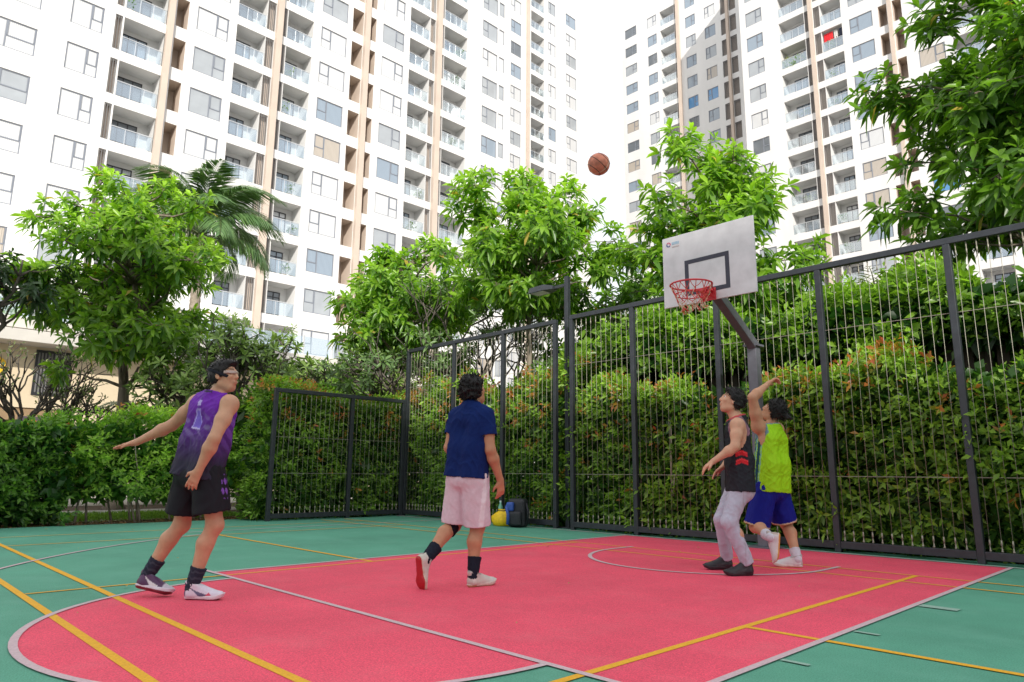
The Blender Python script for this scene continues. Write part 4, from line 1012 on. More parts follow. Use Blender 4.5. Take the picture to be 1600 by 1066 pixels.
# ------------------------------------------------------------------ people: one smooth-blended body surface each, clothes as shells over it
V3 = lambda *a: np.array(a, float)
def un(v): v = np.asarray(v, float); return v/np.linalg.norm(v)
class Field:
    """signed distance grid; shapes are blended in, then meshed by surface nets"""
    def __init__(s, lo, hi, h):
        s.lo = np.asarray(lo, float); s.h = h
        n = np.ceil((np.asarray(hi)-s.lo)/h).astype(int)+1; s.n = n
        s.ax = [(s.lo[i]+np.arange(n[i])*h).astype(np.float32) for i in range(3)]
        s.D = np.full(n, .5, np.float32)
    def _win(s, lo, hi):
        a = np.clip(np.floor((np.asarray(lo)-s.lo)/s.h).astype(int), 0, s.n); b = np.clip(np.ceil((np.asarray(hi)-s.lo)/s.h).astype(int)+1, 0, s.n)
        sl = tuple(slice(a[i], b[i]) for i in range(3))
        X = s.ax[0][sl[0]][:, None, None]; Y = s.ax[1][sl[1]][None, :, None]; Z = s.ax[2][sl[2]][None, None, :]
        return sl, X, Y, Z
    def _put(s, sl, d, k, clip, X, Y, Z):
        for c in (clip or ()):
            p, n = c; d = np.maximum(d, (X-p[0])*n[0]+(Y-p[1])*n[1]+(Z-p[2])*n[2])
        A = s.D[sl]
        if k <= 0: s.D[sl] = np.minimum(A, d); return
        h = np.maximum(k-np.abs(A-d), 0)/k
        s.D[sl] = np.minimum(A, d) - h*h*k*.25
    def cap(s, a, b, r0, r1, k=.02, flat=None, clip=None):
        a, b = np.asarray(a, float), np.asarray(b, float); R_ = max(r0, r1)+k+.03
        sl, X, Y, Z = s._win(np.minimum(a, b)-R_, np.maximum(a, b)+R_)
        if 0 in s.D[sl].shape: return
        px, py, pz = X-a[0], Y-a[1], Z-a[2]; ba = b-a; L = max(ba@ba, 1e-9)
        t = np.clip((px*ba[0]+py*ba[1]+pz*ba[2])/L, 0, 1)
        qx, qy, qz = px-t*ba[0], py-t*ba[1], pz-t*ba[2]
        d2 = qx*qx+qy*qy+qz*qz
        if flat:
            ax, f = flat; c = qx*ax[0]+qy*ax[1]+qz*ax[2]; d2 = d2 + (f*f-1)*c*c
        s._put(sl, np.sqrt(d2)-(r0+(r1-r0)*t), k, clip, X, Y, Z)
    def ell(s, c, axes, rad, k=.02, clip=None):
        c = np.asarray(c, float); R_ = max(rad)+k+.02
        sl, X, Y, Z = s._win(c-R_, c+R_)
        if 0 in s.D[sl].shape: return
        px, py, pz = X-c[0], Y-c[1], Z-c[2]; q = [px*a[0]+py*a[1]+pz*a[2] for a in axes]
        k0 = np.sqrt(sum((q[i]/rad[i])**2 for i in range(3))); k1 = np.sqrt(sum((q[i]/rad[i]**2)**2 for i in range(3)))
        s._put(sl, k0*(k0-1)/np.maximum(k1, 1e-6), k, clip, X, Y, Z)
    def cut(s, p, n):
        X, Y, Z = s.ax[0][:, None, None], s.ax[1][None, :, None], s.ax[2][None, None, :]
        s.D = np.maximum(s.D, ((X-p[0])*n[0]+(Y-p[1])*n[1]+(Z-p[2])*n[2]).astype(np.float32))
    def lump(s, fn):
        X, Y, Z = np.meshgrid(*s.ax, indexing='ij'); s.D += fn(X, Y, Z).astype(np.float32)
    def mesh(s, smooth=2):
        D = s.D; I = D < 0; nx, ny, nz = D.shape
        off = [(i, j, k) for i in (0, 1) for j in (0, 1) for k in (0, 1)]
        c = np.zeros((nx-1, ny-1, nz-1), np.int8)
        for i, j, k in off: c += I[i:nx-1+i, j:ny-1+j, k:nz-1+k]
        mk = (c > 0) & (c < 8); ijk = np.argwhere(mk); idx = np.full(mk.shape, -1, np.int64); idx[mk] = np.arange(len(ijk))
        acc = np.zeros((len(ijk), 3)); cnt = np.zeros(len(ijk))
        for a in off:
            for ax in range(3):
                if a[ax]: continue
                b = list(a); b[ax] = 1
                da = D[tuple((ijk+a).T)]; db = D[tuple((ijk+b).T)]; cr = (da < 0) != (db < 0)
                t = np.where(cr, da/np.where(cr, da-db, 1), 0)
                p = np.array(a)[None]+t[:, None]*(np.array(b)-np.array(a))[None]
                acc += p*cr[:, None]; cnt += cr
        V = (ijk+acc/cnt[:, None])*s.h+s.lo
        Fs = []
        for ax in range(3):
            u, v = (ax+1) % 3, (ax+2) % 3
            lo = [slice(None)]*3; hi = [slice(None)]*3; lo[ax] = slice(0, -1); hi[ax] = slice(1, None)
            A, B = I[tuple(lo)], I[tuple(hi)]; e = np.argwhere(A != B); e = e[(e[:, u] > 0) & (e[:, v] > 0)]
            e = e[(e[:, u] < D.shape[u]-1) & (e[:, v] < D.shape[v]-1)]
            du = np.zeros(3, int); du[u] = 1; dv = np.zeros(3, int); dv[v] = 1
            q = np.stack([idx[tuple((e-du-dv).T)], idx[tuple((e-dv).T)], idx[tuple(e.T)], idx[tuple((e-du).T)]], 1)
            ins = A[tuple(e.T)]; q[~ins] = q[~ins][:, ::-1]; Fs.append(q)
        F = np.concatenate(Fs)
        for _ in range(smooth): V = laplace(V, F)
        return V, F
def laplace(V, F, w=.5):
    S = np.zeros_like(V); n = np.zeros(len(V))
    for a, b in ((0, 1), (1, 2), (2, 3), (3, 0)):
        for p, q in ((a, b), (b, a)):
            for ax in range(3): S[:, ax] += np.bincount(F[:, p], V[F[:, q], ax], len(V))
            n += np.bincount(F[:, p], minlength=len(V))
    return V*(1-w) + w*S/np.maximum(n, 1)[:, None]
def vnormals(V, F):
    fn = np.cross(V[F[:, 2]]-V[F[:, 0]], V[F[:, 3]]-V[F[:, 1]]); N = np.zeros_like(V)
    for k in range(4):
        for ax in range(3): N[:, ax] += np.bincount(F[:, k], fn[:, ax], len(V))
    return nrm(N), nrm(fn)
def folds(V, F, amp, seed, axis=(0, 0, 1), wl=.09):
    """soft cloth creases: ridged waves, stretched along the given axis"""
    N, _ = vnormals(V, F); rs = np.random.RandomState(seed); ax = un(axis); d = np.zeros(len(V))
    W_ = V + .03*np.sin(V[:, [1, 2, 0]]*17+rs.rand(3)*6) + .012*np.sin(V[:, [2, 0, 1]]*41+rs.rand(3)*6)
    for i in range(7):
        k = rs.randn(3); k -= ax*(k@ax)*rs.uniform(.55, 1.0); k = un(k)*2*PI/(wl*rs.uniform(.6, 1.9))
        s = np.sin(W_@k+rs.rand()*6); d += (1-np.abs(s))**2*rs.uniform(.4, 1)
    d -= d.mean(); return V + N*(amp*d*.55)[:, None]
def drop_faces(V, F, planes, tol):
    """open the flat ends left by clipping: planes = (point, normal, axis point or None, radius)"""
    c = V[F].mean(1); _, fn = vnormals(V, F); keep = np.ones(len(F), bool)
    for p, n, r in planes:
        n = un(n); dd = np.abs((c-p)@n) < tol; near = np.linalg.norm(c-p, axis=1) < r
        keep &= ~(dd & near & ((fn@n) > .75))
    F = F[keep]; used = np.unique(F); m = np.full(len(V), -1); m[used] = np.arange(len(used)); return V[used], m[F]
def surf(name, V, F, colr, m, parent, base, solid=0):
    if callable(colr): colr = colr(V)
    me = np_mesh(name, V-base, F, m, True, np.broadcast_to(np.asarray(colr, float), (len(V), 3)))
    o = mobj(name, me, parent)
    if solid:
        md = o.modifiers.new('thickness', 'SOLIDIFY'); md.thickness = solid; md.offset = -1
    return o

def shoe(root, base, heel, fwd, up, style, sd, L=.285):
    """heel: underside of the heel; style gives colours"""
    f = un(fwd); up = un(np.asarray(up)-f*(np.asarray(up)@f)); s = np.cross(f, up)
    ident = np.eye(3)
    def world(V): return heel + V[:, :1]*f + V[:, 1:2]*s + V[:, 2:3]*up
    k = L/.285
    # sole
    g = Field((-.02, -.07, -.012), (L+.02, .07, .06), .0045)
    for a, b_, r0, r1 in ((.036, .12, .036, .033), (.12, .20, .033, .046), (.20, .238, .046, .043)):
        g.cap((a*k, -.004*sd, .03), (b_*k, .004*sd*(b_ > .15), .03), r0, r1, .02)
    g.ell((.262*k, .004*sd, .045), ident, (.03, .035, .02), .02)
    g.cut((0, 0, 0), (0, 0, -1)); g.cut((0, 0, .027), (-.05, 0, 1)); g.cut((.22*k, 0, .0), un((.22, 0, -1)))
    V, F = g.mesh(1); toe = np.clip((V[:, 0]-.2*k)/.085, 0, 1); V[:, 2] += .012*toe**2
    lowc, midc = np.array(style['out']), np.array(style['mid'])
    z = V[:, 2]-.012*toe**2; colr = np.where((z < style.get('split', .011))[:, None], lowc, midc)
    if 'heelc' in style: colr = np.where(((V[:, 0] < .07) & (z < .02))[:, None], style['heelc'], colr)
    so = (world(V), F, colr)
    # upper
    g = Field((-.02, -.075, 0), (L+.03, .075, style.get('top', .122)+.035), .0045)
    g.ell((.222*k, .004*sd, .036), ident, (.058, .043, .028), .03)
    g.cap((.05*k, 0, .045), (.19*k, 0, .036), .038, .037, .03)
    g.ell((.012, 0, style.get('top', .122)-.004), ident, (.010, .018, .016), .02)
    g.cap((.045, 0, .05), (.055, 0, style.get('top', .122)), .040, .038, .03)
    g.cap((.065, 0, style.get('top', .122)-.012), (.165*k, 0, .056), .032, .024, .035)
    g.cut((0, 0, .022), (0, 0, -1)); t_ = style.get('top', .122); g.cut((.05, 0, t_), un((.25, 0, 1)))
    V, F = g.mesh(1); V[:, 2] += .012*np.clip((V[:, 0]-.2*k)/.085, 0, 1)**2
    rs = np.random.RandomState(3); cu_ = style['upper'](V, k, sd); lin = soft(V[:, 2]+V[:, 0]*.25-.0125, t_-.016, t_-.010)*(V[:, 0] < .115); cu_ = mixc(cu_, style.get('lining', style['lace']), lin*.85); up_o = (world(V), F, cu_)
    o = surf('shoe', up_o[0], up_o[1], up_o[2], M['shoe'], root, base)
    surf('sole', so[0], so[1], so[2], M['shoe'], o, base)
    b = MB(); P = lambda x, y, z_: tuple(heel + x*f + y*s + z_*up - base)     # laces
    for i in range(5):
        x = .10*k+.021*i; z_ = .100-.0085*i + (t_-.115)*.4
        b.tube([P(x, -.028, z_-.012), P(x+.004, 0, z_+.004), P(x, .028, z_-.012)], .0045, 5)
    b.obj('laces', mat('laces', style['lace'], .8), o)
    return heel + f*.052 + up*(t_-.02)

def hand(g, w, d, n, sd, curl, r=1.0, spread=1.0, kk=.006):
    """palm, four jointed fingers and a thumb in the field. d: along the hand, n: palm normal, sd: thumb side sign along d x n"""
    d = un(d); n = un(np.asarray(n)-d*(np.asarray(n)@d)); s = np.cross(d, n)*sd
    g.cap(w, w+d*.03, .026*r, .027*r, .02, flat=(n, 1.25))
    for t in (-.026, -.009, .009, .026): g.cap(w+d*.025+s*t*.75, w+d*.085+s*t, .0145*r, .0125*r, .012)
    for i, (t, L) in enumerate(((.029, .070), (.010, .080), (-.010, .075), (-.029, .058))):
        p = w+d*.085+s*t; dd = un(d+s*t*4*spread); c = curl[i]
        q = p+un(dd+n*c*.55)*L*.45; q2 = q+un(dd*(1-.45*c)+n*c*1.3)*L*.32; q3 = q2+un(dd*(1-.95*c)+n*c*1.7)*L*.28
        g.cap(p, q, .0098*r, .0090*r, kk); g.cap(q, q2, .0090*r, .0084*r, kk); g.cap(q2, q3, .0084*r, .0072*r, kk)
    p = w+d*.028+s*.026; q = p+un(d*.75+s*.85+n*.25)*.042; q2 = q+un(d*.95+s*.25+n*.35)*.032
    g.cap(p, q, .0145*r, .0115*r, .012); g.cap(q, q2, .0108*r, .0085*r, kk)

def head_frame(J):
    c = V3(*J['head']); f = un(J['face']); l = un(np.cross(f, (0, 0, 1))); u = np.cross(l, f); return c, f, l, u    # l = right-hand side

def person(label, J, sk, hair, cloth, seed):
    base = V3(*J['base'], 0)
    J = {k: (V3(*v) if k not in ('base', 'curlL', 'curlR') else v) for k, v in J.items()}
    root = empty('person', tuple(base), label, 'person', 'players on the court')
    up = un(J['neck']-J['pelvis']); lat = J['rsh']-J['lsh']; lat = un(lat-up*(lat@up)); fw = np.cross(up, lat)
    chest = J['pelvis']+(J['neck']-J['pelvis'])*.70; waist = J['pelvis']+(J['neck']-J['pelvis'])*.30
    # ---- shoes first: the ankles follow from them
    for s_, nm in ((-1, 'l'), (1, 'r')):
        J[nm+'an'] = shoe(root, base, J[nm+'heel'], J[nm+'toe'], J[nm+'up'], cloth['shoe'+nm], s_)
    pts = np.array([v for k, v in J.items() if k not in ('base', 'curlL', 'curlR', 'face', 'ltoe', 'rtoe', 'lup', 'rup', 'lpalm', 'rpalm', 'lhd', 'rhd')])
    lo, hi = pts.min(0)-.22, pts.max(0)+.22; lo[2] = max(lo[2], -.02)
    g = Field(lo, hi, .0058)
    # ---- torso
    for s_ in (-1, 1):
        g.cap(J['pelvis']+lat*s_*.075-up*.02, waist+lat*s_*.068, .098, .088, .05, (fw, 1.1))
        g.cap(waist+lat*s_*.068, chest+lat*s_*.088, .088, .098, .05, (fw, 1.1))
        sh = J['rsh'] if s_ > 0 else J['lsh']
        g.cap(chest+lat*s_*.07+up*.05, sh-lat*s_*.025, .075, .058, .05)
        g.cap(J['neck']-up*.02+lat*s_*.03, sh-lat*s_*.03+up*.015, .045, .046, .05)
    g.cap(J['pelvis']-fw*.03-lat*.06-up*.04, J['pelvis']-fw*.03+lat*.06-up*.04, .085, .085, .05)
    # ---- head
    c, f, l, u = head_frame(J); ax = (l, f, u)
    g.cap(J['neck']-up*.05, c-u*.07-f*.022, .060, .054, .03)
    g.ell(c-f*.012+u*.022, ax, (.074, .094, .092), .02); g.ell(c+f*.028-u*.038, ax, (.060, .064, .078), .03)
    g.cap(c+f*.048-u*.100-l*.016, c+f*.048-u*.100+l*.016, .022, .022, .03)
    for s_ in (-1, 1):
        g.cap(c-f*.012-u*.068+l*s_*.048, c+f*.045-u*.098+l*s_*.02, .020, .018, .03)
        g.ell(c+f*.068-u*.020+l*s_*.036, ax, (.020, .018, .018), .02)
        g.cap(c+f*.083+u*.030+l*s_*.012, c+f*.070+u*.030+l*s_*.045, .008, .009, .014)
        g.ell(c-f*.008-u*.008+l*s_*.079, (un(l+f*.35*s_), un(f-l*.35*s_), u), (.008, .019, .031), .008)
        g.ell(c-f*.002-u*.030+l*s_*.079, (l, f, u), (.008, .010, .012), .006)
        g.cap(c+f*.096-u*.030+l*s_*.009, c+f*.092-u*.030+l*s_*.013, .008, .006, .008)
    g.cap(c+f*.087+u*.018, c+f*.104-u*.024, .0085, .0125, .014)
    g.cap(c+f*.088-u*.057-l*.016, c+f*.088-u*.057+l*.016, .0085, .0085, .010); g.cap(c+f*.086-u*.069-l*.013, c+f*.086-u*.069+l*.013, .009, .009, .008)
    # ---- arms
    bk_ = cloth.get('bulk', 1.08)
    for s_, nm in ((-1, 'l'), (1, 'r')):
        sh, el, wr = J[nm+'sh'], J[nm+'el'], J[nm+'wr']
        g.ell(sh, (lat, fw, up), (.058*bk_, .058*bk_, .062*bk_), .03)
        m_ = sh+(el-sh)*.45; g.cap(sh, m_, .053*bk_, .049*bk_, .03); g.cap(m_, el, .049*bk_, .038*bk_, .03)
        m2 = el+(wr-el)*.28; g.cap(el, m2, .038*bk_, .044*bk_, .025); g.cap(m2, wr, .044*bk_, .028, .025, flat=(un(J[nm+'palm']), 1.12))
        hd = J.get(nm+'hd'); hd = un(wr-el) if hd is None else un(hd)
        hand(g, wr, hd, J[nm+'palm'], -s_, J['curlL' if s_ < 0 else 'curlR'])
    # ---- legs
    for s_, nm in ((-1, 'l'), (1, 'r')):
        hp_, kn, an = J[nm+'hip'], J[nm+'kn'], J[nm+'an']
        m_ = hp_+(kn-hp_)*.4; g.cap(hp_, m_, .092, .078, .04); g.cap(m_, kn, .078, .056, .03)
        g.ell(kn+un(J[nm+'toe']*V3(1, 1, .2))*.012, np.eye(3), (.050, .050, .056), .03)
        bk = un(np.cross(un(an-kn), np.cross(un(J[nm+'toe']), un(an-kn)))); bk = -bk*1
        m2 = kn+(an-kn)*.32+bk*.018; g.cap(kn, m2, .051, .057, .03); g.cap(m2, an, .056, .033, .03); g.cap(kn, an, .045, .031, .02)
        g.cap(an, J[nm+'heel']+un(J[nm+'toe'])*.12+un(J[nm+'up'])*.045, .029, .026, .015)
    V, F = g.mesh(2)
    base_c = np.array(sk)
    def skinc(P):
        cc = np.tile(base_c, (len(P), 1)); q = P-c; a, b_, z = q@l, q@f, q@u
        lip = np.exp(-((z+.062)/.012)**2-(a/.022)**2)*(b_ > .07); cc = cc*(1-.5*lip[:, None])+lip[:, None]*.5*V3(.42, .13, .11)
        brow = ((np.abs(z-.036) < .0055) & (np.abs(np.abs(a)-.032) < .019) & (b_ > .05)); cc[brow] = cc[brow]*.25
        for nm in 'lr':
            for j, rr in ((nm+'el', .05), (nm+'kn', .06), (nm+'wr', .0)):
                if rr: w = np.exp(-(np.linalg.norm(P-J[j], axis=1)/rr)**2); cc = cc*(1-.16*w[:, None]*V3(.6, 1, 1))
            w = np.clip(1-np.linalg.norm(P-(J[nm+'wr']+un(J.get(nm+'hd', J[nm+'wr']-J[nm+'el']))*.12), axis=1)/.12, 0, 1); cc = cc*(1+w[:, None]*V3(.12, -.03, -.02))
        return cc
    body = surf('body', V, F, skinc, M['skin'], root, base)
    ey = MB()
    for s_ in (-1, 1):
        Vs, Fs = uv_sphere(.0125, 12, 8); p = c+f*.072+u*.014+l*s_*.031-base
        e = MB(); e.add([tuple(np.array(v)+p) for v in Vs], Fs); eo = e.obj('eye', M['eye'], body, smooth=True)
        Vs, Fs = uv_sphere(.0062, 10, 6); p = p+f*.0085
        e = MB(); e.add([tuple(np.array(v)+p) for v in Vs], Fs); e.obj('iris', M['iris'], eo, smooth=True)
    # ---- hair
    g = Field(c-.19, c+.19, .005); th = hair['th']
    g.ell(c-f*.014+u*.024, ax, (.074+th, .095+th, .093+th*1.15), .01)
    g.cap(c-f*.055-u*.03-l*.03, c-f*.055-u*.03+l*.03, .045+th*.5, .045+th*.5, .04)
    if hair.get('fringe'): g.ell(c+f*.05+u*.085, ax, (.06, .045, .03), .03)
    for e in hair.get('extra', ()): g.cap(c+f*e[0]+l*e[1]+u*e[2], c+f*e[3]+l*e[4]+u*e[5], e[6], e[7], .02)
    n1 = un(f*.80-u*.60); g.cut(c+n1*hair.get('line', .018), n1); g.cut(c-u*hair.get('nape', .105), un(-u-f*.5))
    rs = np.random.RandomState(seed); am = hair['lump']
    ks = [un(rs.randn(3))*rs.uniform(*hair.get('freq', (90, 190))) for _ in range(9)]; phs = rs.rand(9)*6
    g.lump(lambda X, Y, Z: am*sum(np.sin(X*k[0]+Y*k[1]+Z*k[2]+p) for k, p in zip(ks, phs))/3)
    Vh, Fh = g.mesh(1); ho = surf('hair', Vh, Fh, V3(.01, .01, .01), M['hair'], root, base)
    # loose locks standing off the silhouette
    Nh, _ = vnormals(Vh, Fh); sel = rs.choice(len(Vh), hair.get('locks', 160)); lk = MB()
    for i in sel:
        p = Vh[i]-base; n = Nh[i]; sw = un(n*.8+rs.randn(3)*.45-f*.35+u*hair.get('lift', .1)); L_ = rs.uniform(.010, .026)*hair.get('lock', 1)
        lk.tube([p-n*.004, p+sw*L_*.6, p+sw*L_+V3(0, 0, -.2)*L_], [.0035, .0026, .0007], 4, cap=False)
    lk.obj('locks', M['hair'], ho, smooth=True)['kind'] = 'stuff'
    cloth['fn'](root, base, J, dict(up=up, lat=lat, fw=fw, chest=chest, waist=waist, c=c, f=f, l=l, u=u, ax=ax, seed=seed, body=body))
    return root
M['eye'] = mat('eye_white', (.75, .73, .70), .2); M['iris'] = mat('iris', (.03, .018, .012), .15)

def shirt(root, base, J, T, name, colr, m, hem, w=(.15, .125), sleeve=0, inset=.005, neck=(.0, .3), r_hem=.115, seed=1, amp=.006, drop=-.02, sl_r=.072, hem_fw=-.024):
    up, lat, fw, chest = T['up'], T['lat'], T['fw'], T['chest']
    hp = J['pelvis']-up*hem; pts = np.array([hp, J['neck'], J['lsh'], J['rsh'], J['lel'] if sleeve else J['lsh'], J['rel'] if sleeve else J['rsh']])
    g = Field(pts.min(0)-.3, pts.max(0)+.2, .0075)
    nl = up*(1-neck[1])+fw*neck[1]
    clips = []
    if not sleeve:
        for s_, nm in ((-1, 'l'), (1, 'r')): clips.append((J[nm+'sh']-lat*s_*inset, un(lat*s_+up*.10)))
    for s_ in (-1, 1):
        g.cap(hp+lat*s_*(w[0]-.075)-up*.10+fw*hem_fw, T['waist']-fw*.008+lat*s_*(w[0]-.082), r_hem+.014, r_hem+.002, .05, (fw, 1.02))
        g.cap(T['waist']+lat*s_*(w[0]-.082), chest+lat*s_*(w[1]-.03), r_hem-.004, .113, .06, (fw, 1.05))
        nm = 'r' if s_ > 0 else 'l'; sh = J[nm+'sh']
        g.cap(chest+lat*s_*.07+up*.05, sh-lat*s_*.02, .092, .070, .05); g.cap(J['neck']-up*.01+lat*s_*.035, sh-lat*s_*.03+up*.018, .056, .056, .05)
    g.cap(chest+up*.06, J['neck']+up*.03, .105, .074, .05)
    if sleeve:
        for nm in 'lr':
            d = un(J[nm+'el']-J[nm+'sh']); e = J[nm+'sh']+(J[nm+'el']-J[nm+'sh'])*sleeve
            g.cap(J[nm+'sh'], e+d*.03, sl_r, sl_r+.004, .03, clip=[(e, d)])
    for p, n in clips: g.cut(p, n)
    g.cut(hp, -up); g.cut(J['neck']+up*neck[0], un(nl))
    V, F = g.mesh(2); V = folds(V, F, amp, seed, axis=up*.8+lat*.4)
    pl = [(hp, -up, .45)] + [(J['neck']+up*neck[0], un(nl), .12)]
    if sleeve: pl += [(J[nm+'sh']+(J[nm+'el']-J[nm+'sh'])*sleeve, un(J[nm+'el']-J[nm+'sh']), .12) for nm in 'lr']
    V, F = drop_faces(V, F, pl[:1]+pl[2:], .012)
    return surf(name, V, F, colr, M[m], root, base, .004)
def legs(root, base, J, T, name, colr, m, end, r=(.112, .118), hem_r=None, seed=2, amp=.006, waist=-.02, knee=None, hang=.0, wl=.10):
    """shorts or trousers. end: fraction down the thigh, or >1 to go on along the shin"""
    up, lat, fw = T['up'], T['lat'], T['fw']
    keys = [J['pelvis'], J['lkn'], J['rkn']] + ([J['lan'], J['ran']] if end > 1 else [])
    pts = np.array(keys); g = Field(pts.min(0)-.25, pts.max(0)+.28, .0075); pl = []
    wp = J['pelvis']+up*waist
    for s_ in (-1, 1): g.cap(J['pelvis']+lat*s_*.072+up*.04, J['pelvis']+lat*s_*.075-up*.09, .100, .113, .05, (fw, 1.08), [(wp, up)])
    g.cap(J['pelvis']-fw*.038-lat*.06-up*.07, J['pelvis']-fw*.038+lat*.06-up*.07, .090, .090, .05, None, [(wp, up)])
    for nm in 'lr':
        hp, kn, an = J[nm+'hip'], J[nm+'kn'], J[nm+'an']; d = un(kn-hp)
        if end <= 1.25:
            dd = un(d+V3(0, 0, -1)*hang); e = hp+dd*np.linalg.norm(kn-hp)*end; g.cap(hp, e+dd*.05, r[0], r[1], .02, clip=[(e, dd)]); pl.append((e, dd, .2))
        else:
            e = kn+(an-kn)*(end-1); d2 = un(an-kn)
            g.cap(hp, kn, r[0], r[1], .03); g.cap(kn, e+d2*.04, r[1], hem_r, .02, clip=[(e, d2)]); pl.append((e, d2, .12))
    V, F = g.mesh(2); V = folds(V, F, amp, seed, axis=un(J['lkn']-J['lhip'])*.7+lat*.3, wl=wl)
    V, F = drop_faces(V, F, pl, .013)
    return surf(name, V, F, colr, M[m], root, base, .004)
def sock(root, base, J, nm, colr, h0, h1, r=.0475):
    kn, an = J[nm+'kn'], J[nm+'an']; d = un(kn-an); g = Field(an-.2, an+.22, .005)
    top = an+d*h1
    g.cap(an-d*.025, an+d*h0, r-.0045, r, .01, clip=[(top, d)]); g.cap(an+d*h0, top+d*.05, r, r+.016, .01, clip=[(top, d)])
    V, F = g.mesh(1); V = folds(V, F, .003, 5, axis=np.cross(d, (.3, .8, .1)), wl=.03)
    return surf('sock', V, F, colr, M['cloth'], root, base)
def band(T, root, base, name, n, half, th, colr, m='cloth', off=0., front=None, axes=None, ctr=None, rad=None):
    """ring of cloth round the skull"""
    c, f, l, u = T['c'], T['f'], T['l'], T['u']; g = Field(c-.17, c+.17, .004)
    g.ell(c-f*.014+u*.024 if ctr is None else ctr, T['ax'], (.074+th, .095+th, .093+th*1.15) if rad is None else rad, 0)
    n = un(n); p = c+n*off; g.cut(p+n*half, n); g.cut(p-n*half, -n)
    if front is not None: g.cut(c+f*front, -f)
    V, F = g.mesh(1); return surf(name, V, F, colr, M[m], root, base)

def lc(P, o, T): q = P-o; return q@T['lat'], q@T['fw'], q@T['up']
def soft(x, a, b): return np.clip((x-a)/(b-a), 0, 1)
def mixc(c, col, w): w = np.clip(w, 0, 1)[:, None]; return c*(1-w)+np.asarray(col)*w
WHITE, OFFW = V3(.72, .71, .72), V3(.60, .57, .53)
def up_plain(main, toe=None, side=None, heelc=None, tongue=None, tri=None):
    """painter for a shoe upper: main, toe cap, a curved side stripe, heel patch, tongue"""
    def fn(V, k, sd):
        x, y, z = V[:, 0]/k, V[:, 1], V[:, 2]; c = np.tile(np.asarray(main, float), (len(V), 1))
        if toe is not None: c = mixc(c, toe, soft(x, .205, .215))
        if heelc is not None: c = mixc(c, heelc, 1-soft(x, .018, .026))
        if tongue is not None: c = mixc(c, tongue, ((z > .105) & (x > .06)).astype(float))
        if side is not None:
            t = soft(x, .06, .175); zc = .085-.050*np.sin(np.clip(t, 0, 1)*PI*.62); w = .004+.012*np.sin(np.clip(t, 0, 1)**1.6*PI)
            c = mixc(c, side, ((np.abs(z-zc) < w) & (x > .06) & (x < .175) & (np.abs(y) > .018)).astype(float))
        if tri is not None: c = mixc(c, tri, ((x > .165) & (x < .215) & (z < .035+.9*np.minimum(x-.165, .215-x)) & (np.abs(y) > .02)).astype(float))
        return c
    return fn

